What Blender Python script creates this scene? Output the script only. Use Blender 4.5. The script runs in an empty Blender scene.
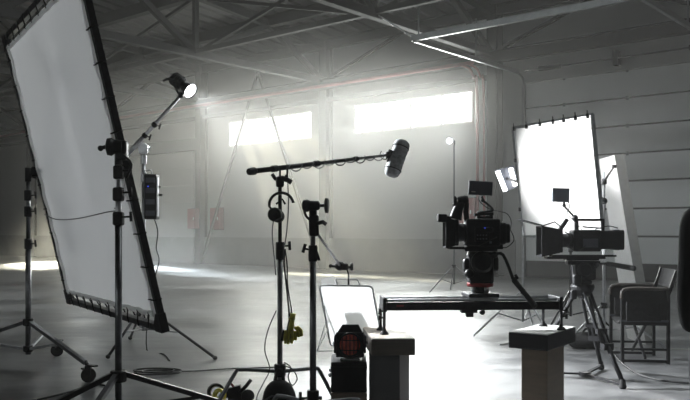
import bpy, bmesh, math, random
from mathutils import Vector, Matrix, Euler
random.seed(7)
S = bpy.context.scene
COL = S.collection
V = Vector
Z = V((0, 0, 1))
PI = math.pi
EYE = 1.2

# ------------------------------------------------------------------ layout helpers
def at(px, py, Y):
    """point at depth Y (metres) seen along the sight line of the photograph"""
    return V(((px - 345) / 800 * Y, Y, EYE - (py - 230) / 800 * Y))
def onfloor(px, py, z=0.0):
    Y = (EYE - z) * 800 / (py - 230)
    return V(((px - 345) / 800 * Y, Y, z))
TH = math.atan2(-0.646, 0.763)
RM = Matrix.Rotation(TH, 4, 'Z')
def room(x, y, z):
    return RM @ V((x, y, z))
RX = RM.to_3x3() @ V((1, 0, 0)); RY = RM.to_3x3() @ V((0, 1, 0))
WY = 18.52                                   # inner face of the long wall

# ------------------------------------------------------------------ mesh builder
def frame_of(d, up=None):
    d = d.normalized()
    u = up if up is not None else (Z if abs(d.z) < 0.95 else V((1, 0, 0)))
    s = d.cross(u)
    if s.length < 1e-6:
        s = d.cross(V((0, 1, 0)))
    s.normalize()
    return d, s, s.cross(d).normalized()

class MB:
    def __init__(self, M=None):
        self.v = []; self.f = []; self.s = []; self.M = M
    def add(self, vs, fs, smooth=False):
        b = len(self.v)
        for p in vs:
            p = V(p)
            self.v.append(self.M @ p if self.M is not None else p)
        for i, f in enumerate(fs):
            self.f.append([k + b for k in f])
            self.s.append(smooth if isinstance(smooth, bool) else smooth[i])
        return self
    def box(self, c, s, R=None, bev=0.0, seg=2):
        bm = bmesh.new()
        bmesh.ops.create_cube(bm, size=1.0)
        for v in bm.verts:
            v.co = V((v.co.x * s[0], v.co.y * s[1], v.co.z * s[2]))
        if bev > 0:
            bmesh.ops.bevel(bm, geom=list(bm.edges), offset=min(bev, 0.45 * min(s)), segments=seg, affect='EDGES', profile=0.5)
        R = R if R is not None else Matrix.Identity(3)
        c = V(c)
        bm.verts.index_update()
        vs = [c + R @ v.co for v in bm.verts]
        fs = [[v.index for v in f.verts] for f in bm.faces]
        bm.free()
        return self.add(vs, fs)
    def tube(self, pts, r, n=8, closed=False, flat=1.0):
        pts = [V(p) for p in pts]
        k = len(pts)
        rs = r if isinstance(r, (list, tuple)) else [r] * k
        vs = []; fs = []; sm = []
        prev = None
        for i in range(k):
            if closed:
                d = pts[(i + 1) % k] - pts[i - 1]
            elif i == 0: d = pts[1] - pts[0]
            elif i == k - 1: d = pts[-1] - pts[-2]
            else: d = (pts[i + 1] - pts[i]).normalized() + (pts[i] - pts[i - 1]).normalized()
            if d.length < 1e-9: d = V((0, 0, 1))
            d.normalize()
            if prev is None:
                _, s, u = frame_of(d)
            else:
                s = prev - d * prev.dot(d)
                if s.length < 1e-6: _, s, _u = frame_of(d)
                s.normalize(); u = s.cross(d)
            prev = s
            for j in range(n):
                a = 2 * PI * j / n
                vs.append(pts[i] + s * math.cos(a) * rs[i] + u * math.sin(a) * rs[i] * flat)
        m = k if closed else k - 1
        for i in range(m):
            for j in range(n):
                a = i * n + j; b = i * n + (j + 1) % n
                c = ((i + 1) % k) * n + (j + 1) % n; d2 = ((i + 1) % k) * n + j
                fs.append([a, d2, c, b]); sm.append(n > 5)
        if not closed:
            fs.append(list(range(n))); sm.append(False)
            fs.append(list(reversed(range((k - 1) * n, k * n)))); sm.append(False)
        return self.add(vs, fs, sm)
    def cyl(self, p0, p1, r, r2=None, n=14):
        return self.tube([p0, p1], [r, r if r2 is None else r2], n)
    def bar(self, p0, p1, w, h, up=None):
        p0 = V(p0); p1 = V(p1)
        d, s, u = frame_of(p1 - p0, up)
        vs = []
        for p in (p0, p1):
            for a, b in ((-1, -1), (1, -1), (1, 1), (-1, 1)):
                vs.append(p + s * a * w / 2 + u * b * h / 2)
        return self.add(vs, [[3, 2, 1, 0], [4, 5, 6, 7], [0, 1, 5, 4], [1, 2, 6, 5], [2, 3, 7, 6], [3, 0, 4, 7]])
    def ibeam(self, p0, p1, w, h, t, up=None):
        p0 = V(p0); p1 = V(p1)
        d, s, u = frame_of(p1 - p0, up)
        for o in (h / 2 - t / 2, -h / 2 + t / 2):
            self.bar(p0 + u * o, p1 + u * o, w, t, up)
        return self.bar(p0, p1, t, h - 2 * t, up)
    def lathe(self, p, d, prof, n=20):
        """prof: list of (distance along d, radius)"""
        p = V(p); d, s, u = frame_of(V(d))
        vs = []; fs = []; sm = []
        closed = prof[0] == prof[-1]
        if closed: prof = prof[:-1]
        k = len(prof)
        for a, b in prof:
            b = max(b, 1e-4)
            for j in range(n):
                t = 2 * PI * j / n
                vs.append(p + d * a + (s * math.cos(t) + u * math.sin(t)) * b)
        for i in range(k if closed else k - 1):
            for j in range(n):
                a = i * n + j; b = i * n + (j + 1) % n
                fs.append([a, ((i + 1) % k) * n + j, ((i + 1) % k) * n + (j + 1) % n, b]); sm.append(False)
        if not closed:
            fs.append(list(range(n))); fs.append(list(reversed(range((k - 1) * n, k * n)))); sm += [False, False]
        sm = [len(prof) > 6] * (len(fs) - 2) + [False, False] if not closed else False
        return self.add(vs, fs, sm)
    def ring(self, c, axis, R, r, n=24, m=8, a0=0.0, a1=2 * PI, ref=None):
        d, s, u = frame_of(V(axis), ref)
        full = abs(a1 - a0 - 2 * PI) < 1e-6
        k = n if full else n + 1
        pts = [V(c) + (s * math.cos(a0 + (a1 - a0) * i / n) + u * math.sin(a0 + (a1 - a0) * i / n)) * R for i in range(k)]
        return self.tube(pts, r, m, closed=full)
    def sph(self, c, r, R=None, n=14, m=10):
        r = r if isinstance(r, (tuple, list)) else (r, r, r)
        R = R if R is not None else Matrix.Identity(3)
        vs = [V(c) + R @ V((0, 0, -r[2]))]
        for i in range(1, m):
            a = -PI / 2 + PI * i / m
            for j in range(n):
                b = 2 * PI * j / n
                vs.append(V(c) + R @ V((r[0] * math.cos(a) * math.cos(b), r[1] * math.cos(a) * math.sin(b), r[2] * math.sin(a))))
        vs.append(V(c) + R @ V((0, 0, r[2])))
        fs = []
        for j in range(n):
            fs.append([0, 1 + (j + 1) % n, 1 + j])
        for i in range(m - 2):
            for j in range(n):
                a = 1 + i * n + j; b = 1 + i * n + (j + 1) % n
                fs.append([a, b, b + n, a + n])
        t = len(vs) - 1; q = 1 + (m - 2) * n
        for j in range(n):
            fs.append([q + j, q + (j + 1) % n, t])
        return self.add(vs, fs, True)
    def prism(self, poly, ext):
        poly = [V(p) for p in poly]; ext = V(ext); k = len(poly)
        vs = poly + [p + ext for p in poly]
        nrm = (poly[1] - poly[0]).cross(poly[2] - poly[1])
        fs = [list(range(k)), list(reversed(range(k, 2 * k)))]
        for i in range(k):
            j = (i + 1) % k
            fs.append([i, i + k, j + k, j])
        if nrm.dot(ext) > 0:
            fs = [list(reversed(f)) for f in fs]
        return self.add(vs, fs)
    def grid(self, fn, nu, nv, smooth=True):
        vs = [fn(i / nu, j / nv) for j in range(nv + 1) for i in range(nu + 1)]
        fs = []
        for j in range(nv):
            for i in range(nu):
                a = j * (nu + 1) + i
                fs.append([a, a + 1, a + nu + 2, a + nu + 1])
        return self.add(vs, fs, smooth)
    def mesh(self, name, off):
        me = bpy.data.meshes.new(name)
        me.from_pydata([tuple(p - off) for p in self.v], [], self.f)
        me.polygons.foreach_set('use_smooth', self.s)
        me.update()
        return me

def top_of(o):
    while o.parent: o = o.parent
    return o
def part(name, mb, mat, parent, label=None, kind=None):
    r = top_of(parent)
    o = bpy.data.objects.new(name, mb.mesh(name, V(r['base'])))
    o.data.materials.append(mat)
    o.parent = parent
    COL.objects.link(o)
    if label: o['label'] = label
    if kind: o['kind'] = kind
    return o
def tag(o, label, cat, group=None, kind=None):
    o['label'] = label; o['category'] = cat
    if group: o['group'] = group
    if kind: o['kind'] = kind
    return o
def thing(name, label, cat, loc, group=None, kind=None):
    o = bpy.data.objects.new(name, None)
    o.empty_display_size = 0.1
    o.location = V(loc); o['base'] = tuple(V(loc))
    COL.objects.link(o)
    return tag(o, label, cat, group, kind)
def solo(name, mb, mat, label, cat, group=None, kind=None, loc=None):
    if loc is None:
        n = len(mb.v)
        loc = V((sum(p.x for p in mb.v) / n, sum(p.y for p in mb.v) / n, min(p.z for p in mb.v)))
    o = bpy.data.objects.new(name, mb.mesh(name, V(loc)))
    o.data.materials.append(mat)
    o.location = loc; o['base'] = tuple(V(loc))
    COL.objects.link(o)
    return tag(o, label, cat, group, kind)
def dup(root, loc, label=None, rotz=0.0):
    def cp(o, par):
        c = o.copy(); COL.objects.link(c)
        if par is not None: c.parent = par
        for ch in o.children: cp(ch, c)
        return c
    r = cp(root, None)
    r.location = V(loc); r.rotation_euler = (0, 0, rotz); r['base'] = tuple(V(loc))
    if label: r['label'] = label
    return r
def smooth_path(pts, n=6):
    pts = [V(p) for p in pts]; out = []
    for i in range(len(pts) - 1):
        p0 = pts[max(i - 1, 0)]; p1 = pts[i]; p2 = pts[i + 1]; p3 = pts[min(i + 2, len(pts) - 1)]
        for k in range(n):
            t = k / n
            out.append(0.5 * ((2 * p1) + (p2 - p0) * t + (2 * p0 - 5 * p1 + 4 * p2 - p3) * t * t + (3 * p1 - p0 - 3 * p2 + p3) * t ** 3))
    out.append(pts[-1])
    return out

# ------------------------------------------------------------------ materials
def nodes_of(name):
    m = bpy.data.materials.new(name); m.use_nodes = True
    nt = m.node_tree
    return m, nt, nt.nodes, nt.links
def mat(name, col, rough=0.5, metal=0.0, var=0.15, scale=6.0, bump=0.0, rvar=0.1, spec=0.5, stretch=None):
    m, nt, N, L = nodes_of(name)
    b = N['Principled BSDF']
    b.inputs['Metallic'].default_value = metal
    b.inputs['Specular IOR Level'].default_value = spec
    tc = N.new('ShaderNodeTexCoord'); mp = N.new('ShaderNodeMapping')
    if stretch: mp.inputs['Scale'].default_value = stretch
    L.new(tc.outputs['Object'], mp.inputs['Vector'])
    nz = N.new('ShaderNodeTexNoise'); nz.inputs['Scale'].default_value = scale; nz.inputs['Detail'].default_value = 5
    L.new(mp.outputs['Vector'], nz.inputs['Vector'])
    cr = N.new('ShaderNodeValToRGB')
    cr.color_ramp.elements[0].position = 0.3; cr.color_ramp.elements[1].position = 0.7
    c0 = [max(0, c * (1 - var)) for c in col]; c1 = [min(1, c * (1 + var)) for c in col]
    cr.color_ramp.elements[0].color = (*c0, 1); cr.color_ramp.elements[1].color = (*c1, 1)
    L.new(nz.outputs['Fac'], cr.inputs['Fac']); L.new(cr.outputs['Color'], b.inputs['Base Color'])
    mr = N.new('ShaderNodeMapRange')
    mr.inputs['To Min'].default_value = max(0.02, rough - rvar); mr.inputs['To Max'].default_value = min(1, rough + rvar)
    L.new(nz.outputs['Fac'], mr.inputs['Value']); L.new(mr.outputs['Result'], b.inputs['Roughness'])
    if bump > 0:
        bp = N.new('ShaderNodeBump'); bp.inputs['Strength'].default_value = bump; bp.inputs['Distance'].default_value = 0.01
        L.new(nz.outputs['Fac'], bp.inputs['Height']); L.new(bp.outputs['Normal'], b.inputs['Normal'])
    return m
def emit(name, col, strength):
    m, nt, N, L = nodes_of(name)
    N.remove(N['Principled BSDF'])
    e = N.new('ShaderNodeEmission'); e.inputs['Color'].default_value = (*col, 1); e.inputs['Strength'].default_value = strength
    L.new(e.outputs[0], N['Material Output'].inputs['Surface'])
    m.cycles.emission_sampling = 'NONE'
    return m
def fabric(name, col, trans, weave=900):
    m, nt, N, L = nodes_of(name)
    N.remove(N['Principled BSDF'])
    d = N.new('ShaderNodeBsdfDiffuse'); t = N.new('ShaderNodeBsdfTranslucent'); mx = N.new('ShaderNodeMixShader')
    tc = N.new('ShaderNodeTexCoord'); nz = N.new('ShaderNodeTexNoise'); nz.inputs['Scale'].default_value = 3.5
    mp = N.new('ShaderNodeMapping'); mp.inputs['Scale'].default_value = (3.0, 3.0, 0.4)
    L.new(tc.outputs['Object'], mp.inputs['Vector']); L.new(mp.outputs['Vector'], nz.inputs['Vector'])
    bp = N.new('ShaderNodeBump'); bp.inputs['Strength'].default_value = 0.25; bp.inputs['Distance'].default_value = 0.02
    L.new(nz.outputs['Fac'], bp.inputs['Height']); L.new(bp.outputs['Normal'], d.inputs['Normal'])
    for q in (d, t): q.inputs['Color'].default_value = (*col, 1)
    mx.inputs['Fac'].default_value = trans
    L.new(d.outputs[0], mx.inputs[1]); L.new(t.outputs[0], mx.inputs[2])
    L.new(mx.outputs[0], N['Material Output'].inputs['Surface'])
    return m

BLK = mat('black_paint', (0.014, 0.014, 0.016), 0.5, 0.0, 0.25, 30, spec=0.3)
BLKM = mat('black_anodised_metal', (0.03, 0.03, 0.033), 0.34, 0.7, 0.2, 40)
RUB = mat('black_rubber', (0.013, 0.013, 0.013), 0.7, 0, 0.3, 30, 0.1)
STL = mat('steel_tube', (0.6, 0.61, 0.63), 0.38, 1.0, 0.15, 20)
DST = mat('dark_steel_tube', (0.2, 0.205, 0.215), 0.36, 1.0, 0.2, 15)
CHR = mat('chrome', (0.85, 0.86, 0.88), 0.34, 1.0, 0.08, 15)
CLOTHB = mat('black_cloth', (0.012, 0.012, 0.013), 0.9, 0, 0.3, 25, 0.35)
CORD = mat('black_cord', (0.02, 0.02, 0.02), 0.6, 0, 0.2, 60, 0.1)
GRYC = mat('grey_cord', (0.10, 0.10, 0.11), 0.5, 0, 0.2, 60)
LTC = mat('pale_cord', (0.45, 0.45, 0.42), 0.5, 0, 0.1, 60)
YEL = mat('yellow_leather', (0.45, 0.41, 0.05), 0.65, 0, 0.25, 25, 0.2)
YTAPE = mat('yellow_tape', (0.75, 0.66, 0.05), 0.4, 0, 0.1, 30)
REDP = mat('red_paint', (0.2, 0.025, 0.03), 0.5, 0, 0.15, 4)
REDT = mat('red_trim_metal', (0.22, 0.02, 0.02), 0.35, 0.2, 0.1, 20)
WOODP = mat('pale_plywood', (0.8, 0.7, 0.6), 0.55, 0, 0.22, 5, 0.06, stretch=(1, 1, 9))
WOODD = mat('dark_stained_wood', (0.035, 0.028, 0.024), 0.5, 0, 0.3, 6, 0.08, stretch=(1, 1, 9))
WOODT = mat('tan_laminate', (0.2, 0.155, 0.115), 0.5, 0, 0.12, 5, 0.03, stretch=(1, 1, 8))
WOODG = mat('grey_laminate', (0.10, 0.10, 0.105), 0.5, 0, 0.12, 5, 0.03)
WTOP = mat('white_laminate', (0.72, 0.71, 0.69), 0.4, 0, 0.06, 8)
WBRD = mat('white_board', (0.86, 0.86, 0.86), 0.6, 0, 0.04, 8)
FOAM = mat('grey_board_edge', (0.36, 0.36, 0.35), 0.8, 0, 0.1, 20, 0.1)
SCREEN = mat('dark_screen', (0.02, 0.022, 0.03), 0.12, 0, 0.1, 6)
GREYP = mat('grey_screen_back', (0.06, 0.065, 0.08), 0.45, 0, 0.1, 12)
GLASSR = mat('red_reflection_lens', (0.8, 0.16, 0.13), 0.08, 0.0, 0.3, 30, 0.3, spec=0.9)  # reddish reflection in the lens put into its base colour
SCRIM = fabric('white_silk', (0.66, 0.66, 0.68), 0.55)
SCRIMB = fabric('white_grid_cloth', (0.93, 0.93, 0.92), 0.6)
HEM = fabric('white_webbing', (0.95, 0.95, 0.95), 0.5)
SKIN = mat('skin', (0.5, 0.32, 0.24), 0.5, 0, 0.1, 12)
HAIR = mat('dark_hair', (0.03, 0.02, 0.015), 0.55, 0, 0.3, 60, 0.4)
JACK = mat('black_jacket_cloth', (0.01, 0.01, 0.011), 0.85, 0, 0.3, 12, 0.3)
TROU = mat('dark_trouser_cloth', (0.03, 0.03, 0.034), 0.85, 0, 0.25, 20, 0.25)
LAMPW = emit('lit_lamp_face', (0.95, 0.97, 1.0), 12)
TUBEW = emit('lit_tube', (0.97, 0.98, 1.0), 9)
FARW = emit('lit_far_lamp', (0.9, 0.93, 1.0), 60)
BLED = emit('blue_led', (0.05, 0.1, 1.0), 0.8)
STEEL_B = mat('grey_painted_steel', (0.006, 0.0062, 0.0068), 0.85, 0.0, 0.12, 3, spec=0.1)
STEEL_G = mat('galvanised_steel', (0.2, 0.21, 0.215), 0.45, 0.6, 0.12, 10)

def wall_material():
    m, nt, N, L = nodes_of('grey_sandwich_panel')
    b = N['Principled BSDF']; b.inputs['Roughness'].default_value = 0.55
    tc = N.new('ShaderNodeTexCoord')
    nz = N.new('ShaderNodeTexNoise'); nz.inputs['Scale'].default_value = 0.7; nz.inputs['Detail'].default_value = 6
    L.new(tc.outputs['Object'], nz.inputs['Vector'])
    cr = N.new('ShaderNodeValToRGB')
    cr.color_ramp.elements[0].color = (0.26, 0.265, 0.27, 1); cr.color_ramp.elements[1].color = (0.32, 0.325, 0.325, 1)
    L.new(nz.outputs['Fac'], cr.inputs['Fac']); L.new(cr.outputs['Color'], b.inputs['Base Color'])
    sx = N.new('ShaderNodeSeparateXYZ'); L.new(tc.outputs['Object'], sx.inputs[0])
    ml = N.new('ShaderNodeMath'); ml.operation = 'MULTIPLY'; ml.inputs[1].default_value = 1 / 1.1
    fr = N.new('ShaderNodeMath'); fr.operation = 'FRACT'
    gt = N.new('ShaderNodeMath'); gt.operation = 'GREATER_THAN'; gt.inputs[1].default_value = 0.015
    L.new(sx.outputs['Z'], ml.inputs[0]); L.new(ml.outputs[0], fr.inputs[0]); L.new(fr.outputs[0], gt.inputs[0])
    bp = N.new('ShaderNodeBump'); bp.inputs['Strength'].default_value = 0.3; bp.inputs['Distance'].default_value = 0.01
    L.new(gt.outputs[0], bp.inputs['Height']); L.new(bp.outputs['Normal'], b.inputs['Normal'])
    return m
WALL = wall_material()
PLINTH = mat('concrete_plinth', (0.20, 0.20, 0.2), 0.8, 0, 0.15, 2, 0.2)
DOORP = mat('pale_door_panel', (0.74, 0.76, 0.77), 0.45, 0, 0.05, 1.5, 0.02)
DOORS = mat('dark_door_seal', (0.05, 0.05, 0.052), 0.7, 0, 0.15, 5)
ALU = mat('window_frame_metal', (0.5, 0.5, 0.5), 0.4, 0.3, 0.08, 8)

def floor_material():
    m, nt, N, L = nodes_of('polished_concrete')
    b = N['Principled BSDF']
    tc = N.new('ShaderNodeTexCoord')
    n1 = N.new('ShaderNodeTexNoise'); n1.inputs['Scale'].default_value = 0.55; n1.inputs['Detail'].default_value = 6; n1.inputs['Roughness'].default_value = 0.55
    n2 = N.new('ShaderNodeTexNoise'); n2.inputs['Scale'].default_value = 4.5; n2.inputs['Detail'].default_value = 3; n2.inputs['Distortion'].default_value = 0.0
    for n in (n1, n2): L.new(tc.outputs['Object'], n.inputs['Vector'])
    mpf = N.new('ShaderNodeMapping'); mpf.inputs['Rotation'].default_value = (0, 0, 0.5); mpf.inputs['Scale'].default_value = (0.6, 1.2, 1)
    L.new(tc.outputs['Object'], mpf.inputs['Vector']); L.new(mpf.outputs['Vector'], n1.inputs['Vector'])
    cr = N.new('ShaderNodeValToRGB')
    cr.color_ramp.elements[0].position = 0.32; cr.color_ramp.elements[1].position = 0.7
    cr.color_ramp.elements[0].position = 0.40; cr.color_ramp.elements[1].position = 0.60; cr.color_ramp.elements[0].color = (0.045, 0.046, 0.049, 1); cr.color_ramp.elements[1].color = (0.165, 0.165, 0.167, 1)
    mixf = N.new('ShaderNodeMath'); mixf.operation = 'MULTIPLY_ADD'; mixf.inputs[1].default_value = 0.3
    sub = N.new('ShaderNodeMath'); sub.operation = 'MULTIPLY'; sub.inputs[1].default_value = 0.7
    L.new(n1.outputs['Fac'], sub.inputs[0]); L.new(n2.outputs['Fac'], mixf.inputs[0]); L.new(sub.outputs[0], mixf.inputs[2])
    L.new(mixf.outputs[0], cr.inputs['Fac']); L.new(cr.outputs['Color'], b.inputs['Base Color'])
    mr = N.new('ShaderNodeMapRange'); mr.inputs['From Min'].default_value = 0.42; mr.inputs['From Max'].default_value = 0.6
    mr.inputs['To Min'].default_value = 0.285; mr.inputs['To Max'].default_value = 0.46
    L.new(mixf.outputs[0], mr.inputs['Value']); L.new(mr.outputs['Result'], b.inputs['Roughness'])
    n3 = N.new('ShaderNodeTexNoise'); n3.inputs['Scale'].default_value = 1.1; n3.inputs['Detail'].default_value = 3; L.new(mpf.outputs['Vector'], n3.inputs['Vector'])
    bp = N.new('ShaderNodeBump'); bp.inputs['Strength'].default_value = 0.8; bp.inputs['Distance'].default_value = 0.035
    L.new(n3.outputs['Fac'], bp.inputs['Height']); L.new(bp.outputs['Normal'], b.inputs['Normal'])
    b.inputs['Specular IOR Level'].default_value = 0.6
    return m
FLOOR = floor_material()
def ceil_material():
    m, nt, N, L = nodes_of('ribbed_metal_deck')
    b = N['Principled BSDF']; b.inputs['Roughness'].default_value = 0.7; b.inputs['Specular IOR Level'].default_value = 0.15
    tc = N.new('ShaderNodeTexCoord')
    nz = N.new('ShaderNodeTexNoise'); nz.inputs['Scale'].default_value = 0.8; nz.inputs['Detail'].default_value = 4
    L.new(tc.outputs['Object'], nz.inputs['Vector'])
    cr = N.new('ShaderNodeValToRGB')
    cr.color_ramp.elements[0].color = (0.028, 0.028, 0.028, 1); cr.color_ramp.elements[1].color = (0.045, 0.045, 0.045, 1)
    L.new(nz.outputs['Fac'], cr.inputs['Fac']); L.new(cr.outputs['Color'], b.inputs['Base Color'])
    return m
CEIL = ceil_material()
def glass_material():
    m, nt, N, L = nodes_of('window_glass')
    N.remove(N['Principled BSDF'])
    t = N.new('ShaderNodeBsdfTransparent'); t.inputs['Color'].default_value = (0.93, 0.95, 0.94, 1)
    g = N.new('ShaderNodeBsdfGlossy'); g.inputs['Roughness'].default_value = 0.03
    mx = N.new('ShaderNodeMixShader')
    mx.inputs['Fac'].default_value = 0.06; L.new(t.outputs[0], mx.inputs[1]); L.new(g.outputs[0], mx.inputs[2])
    L.new(mx.outputs[0], N['Material Output'].inputs['Surface'])
    return m
GLASS = glass_material()

# ------------------------------------------------------------------ the hall
X0, X1, Y0 = -41.0, 7.0, -11.0
EAVE = 7.05
def struct(name, mb, m, label, cat, loc=None):
    return solo(name, mb, m, label, cat, None, 'structure', loc if loc is not None else V((0, 0, 0)))
def rbox(mb, x0, x1, y0, y1, z0, z1):
    vs = [room(x, y, z) for z in (z0, z1) for x, y in ((x0, y0), (x1, y0), (x1, y1), (x0, y1))]
    return mb.add(vs, [[3, 2, 1, 0], [4, 5, 6, 7], [0, 1, 5, 4], [1, 2, 6, 5], [2, 3, 7, 6], [3, 0, 4, 7]])

struct('floor', rbox(MB(), X0 - .3, X1 + .3, Y0 - .3, WY + .3, -0.2, 0), FLOOR, 'polished grey concrete floor of the hall', 'floor')
# long wall with openings: windows and doors
WZ0, WZ1 = 4.07, 4.95
WINZ = {-31.6: 2.3}  # added hidden window made taller to lengthen its floor light patch
WIN = [(-15.30, -11.20), (-20.95, -17.05), (-31.6, -28.6)]  # third window is added, unseen, as source of the far floor patches
DOOR = (-9.68, -4.95, 4.95)
mb = MB()
rbox(mb, X0 - .3, X1 + .3, WY, WY + .3, WZ1, 7.3)
segs = [X0 - .3]
for a, b in sorted(WIN + [(DOOR[0], DOOR[1])]):
    segs += [a, b]
segs.append(X1 + .3)
for i in range(0, len(segs), 2):
    rbox(mb, segs[i], segs[i + 1], WY, WY + .3, 0, WZ1)
for a, b in WIN:
    rbox(mb, a, b, WY, WY + .3, 0, WINZ.get(a, WZ0))
struct('wall_back', mb, WALL, 'long grey panelled wall with high strip windows', 'wall')
mb = MB()
for a, b in ((X0, -27.6), (-22.6, DOOR[0] - .25), (DOOR[1] + .2, X1)):
    rbox(mb, a, b, WY - .04, WY, 0, 0.95)
struct('baseboard_back', mb, PLINTH, 'dark concrete plinth along the foot of the long wall', 'plinth')
struct('wall_left', rbox(MB(), X0 - .3, X0, Y0, WY, 0, 9), WALL, 'grey end wall beyond the left edge', 'wall')
struct('wall_right', rbox(MB(), X1, X1 + .3, Y0, WY, 0, 9), WALL, 'grey end wall beyond the right edge', 'wall')
BW = [(-24.0, -19.0), (-12.0, -7.0), (-5.0, 0.0)]
mb = MB(); last = X0 - .3
for a, b in BW:
    rbox(mb, last, a, Y0 - .3, Y0, 0, 9); last = b
    rbox(mb, a, b, Y0 - .3, Y0, 0, 3.6); rbox(mb, a, b, Y0 - .3, Y0, 5.2, 9)
rbox(mb, last, X1 + .3, Y0 - .3, Y0, 0, 9)
struct('wall_front', mb, WALL, 'grey wall behind the camera with high windows', 'wall')
# roof deck: trapezoidal ribs running up the slope
SL = 0.085; RIDGE = 14.0
def roofz(s):
    return EAVE + SL * (s if s < RIDGE else 2 * RIDGE - s)
mb = MB(); pitch = 0.5
xs = []
x = X0 - .3
while x < X1 + .3:
    xs += [(x, 0.0), (x + .30, 0.0), (x + .34, .05), (x + .46, .05)]
    x += pitch
ss = [-.3, 9.2, 11.0, RIDGE, WY - Y0 + .3]
vs = []
for s in ss:
    for x, h in xs: vs.append(room(x, WY - s, roofz(s) + h))
for s in ss:
    for x, h in xs: vs.append(room(x, WY - s, roofz(s) + .25))
k = len(xs); fs = []; nr = len(ss)
SKX = (-14.0, 1.0)  # roof left open here for the added skylight
for r in range(nr - 1):
    for i in range(k - 1):
        if r == 1 and SKX[0] < xs[i][0] < SKX[1]: continue
        a = r * k + i; fs.append([a, a + 1, a + k + 1, a + k])
        a += nr * k; fs.append([a + k, a + k + 1, a + 1, a])
mb.add(vs, fs)
struct('ceiling', mb, CEIL, 'dark ribbed metal roof deck', 'ceiling')

# windows
for i, (a, b) in enumerate(WIN):
    lab = ['four pane strip window above the boom microphone and camera', 'hazy strip window crossed by the wall braces',
           'added strip window, unseen behind the large diffusion screen'][i]
    r = thing('window_%d' % (i + 1), lab, 'window', room((a + b) / 2, WY, WZ0), None, 'structure')
    wz0 = WINZ.get(a, WZ0)
    fr = MB(); t = 0.05
    rbox(fr, a, b, WY + .02, WY + .12, wz0, wz0 + t); rbox(fr, a, b, WY + .02, WY + .12, WZ1 - t, WZ1)
    n = 4
    for q in range(n + 1):
        xx = a + (b - a) * q / n
        w = 0.05 if q in (0, n) else 0.07
        xa = min(max(xx - w / 2, a), b - w)
        rbox(fr, xa, xa + w, WY + .02, WY + .12, wz0 + t, WZ1 - t)
    part('window_frame', fr, ALU, r)
    for q in range(n):
        xa = a + (b - a) * q / n + .03; xb = a + (b - a) * (q + 1) / n - .03
        part('pane', rbox(MB(), xa, xb, WY + .06, WY + .066, wz0 + t, WZ1 - t), GLASS, r)
r = thing('window_7', 'added unseen strip skylight that lights the film set from above', 'window', room(-5.5, WY - 10.1, 8), None, 'structure')  # skylight added out of view to brighten the pedestal tops
k = MB()
for s_ in (9.2, 11.0): k.bar(room(-14.2, WY - s_, roofz(s_) + .1), room(1.2, WY - s_, roofz(s_) + .1), .12, .2)
for i in range(7): k.bar(room(-14.1 + 2.53 * i, WY - 9.2, roofz(9.2) + .1), room(-14.1 + 2.53 * i, WY - 11, roofz(11) + .1), .08, .16)
part('window_frame', k, STEEL_B, r)
for i in range(6):
    xa = -14.05 + 2.53 * i
    part('pane', MB().prism([room(xa, WY - 9.25, roofz(9.25) + .12), room(xa + 2.43, WY - 9.25, roofz(9.25) + .12), room(xa + 2.43, WY - 10.95, roofz(10.95) + .12), room(xa, WY - 10.95, roofz(10.95) + .12)], V((0, 0, .008))), GLASS, r)
for i, (a, b) in enumerate(BW):
    r = thing('window_%d' % (i + 4), 'high window in the wall behind the camera, ' + ['far left', 'middle', 'far right'][i], 'window', room((a + b) / 2, Y0, 3.6), None, 'structure')
    fr = MB()
    rbox(fr, a, b, Y0 - .12, Y0 - .02, 3.6, 3.66); rbox(fr, a, b, Y0 - .12, Y0 - .02, 5.14, 5.2)
    for q in range(5):
        xx = a + .03 + (b - a - .06) * q / 4
        rbox(fr, xx - .03, xx + .03, Y0 - .12, Y0 - .02, 3.66, 5.14)
    part('window_frame', fr, ALU, r)
    part('pane', rbox(MB(), a + .06, b - .06, Y0 - .075, Y0 - .068, 3.66, 5.14), GLASS, r)

# sectional door on the right
dx0, dx1, dz = DOOR
r = thing('door_1', 'tall pale sectional door of wide horizontal panels', 'door', room((dx0 + dx1) / 2, WY, 0), None, 'structure')
pz = [0.40 + 0.65 * k for k in range(8)]
for k in range(7):
    z0, z1 = pz[k], pz[k + 1]
    p = part('door_panel', rbox(MB(), dx0 + .02, dx1 - .02, WY + .03, WY + .075, z0 + .022, z1 - .022), DOORP, r)
    h = MB()
    for xx in (-8.62, -7.05):
        rbox(h, xx - .03, xx + .03, WY + .02, WY + .034, z1 - .055, z1 + .035 if k < 6 else z1 - .01)
    part('hinge', h, STEEL_G, p)
part('bottom_panel', rbox(MB(), dx0 + .02, dx1 - .02, WY + .03, WY + .075, .06, .395), DOORS, r)
part('backing', rbox(MB(), dx0 + .01, dx1 - .01, WY + .076, WY + .11, .02, 4.94), DOORS, r)
part('rubber_seal', rbox(MB(), dx0 + .02, dx1 - .02, WY + .03, WY + .075, 0, .06), RUB, r)
tr = MB()
for xx in (dx0 + .0, dx1 - .0):
    tr.bar(room(xx, WY - .05, 0), room(xx, WY - .05, 4.85), .09, .07, RX)
    tr.tube(smooth_path([room(xx, WY - .05, 4.8), room(xx, WY - .12, 5.05), room(xx, WY - .4, 5.17)]), .035, 6)
    tr.bar(room(xx, WY - .35, 5.17), room(xx, WY - 4.85, 5.17), .07, .10)
tr.bar(room(dx0 - .05, WY - 4.85, 5.2), room(dx1 + .05, WY - 4.85, 5.2), .08, .12)
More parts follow.
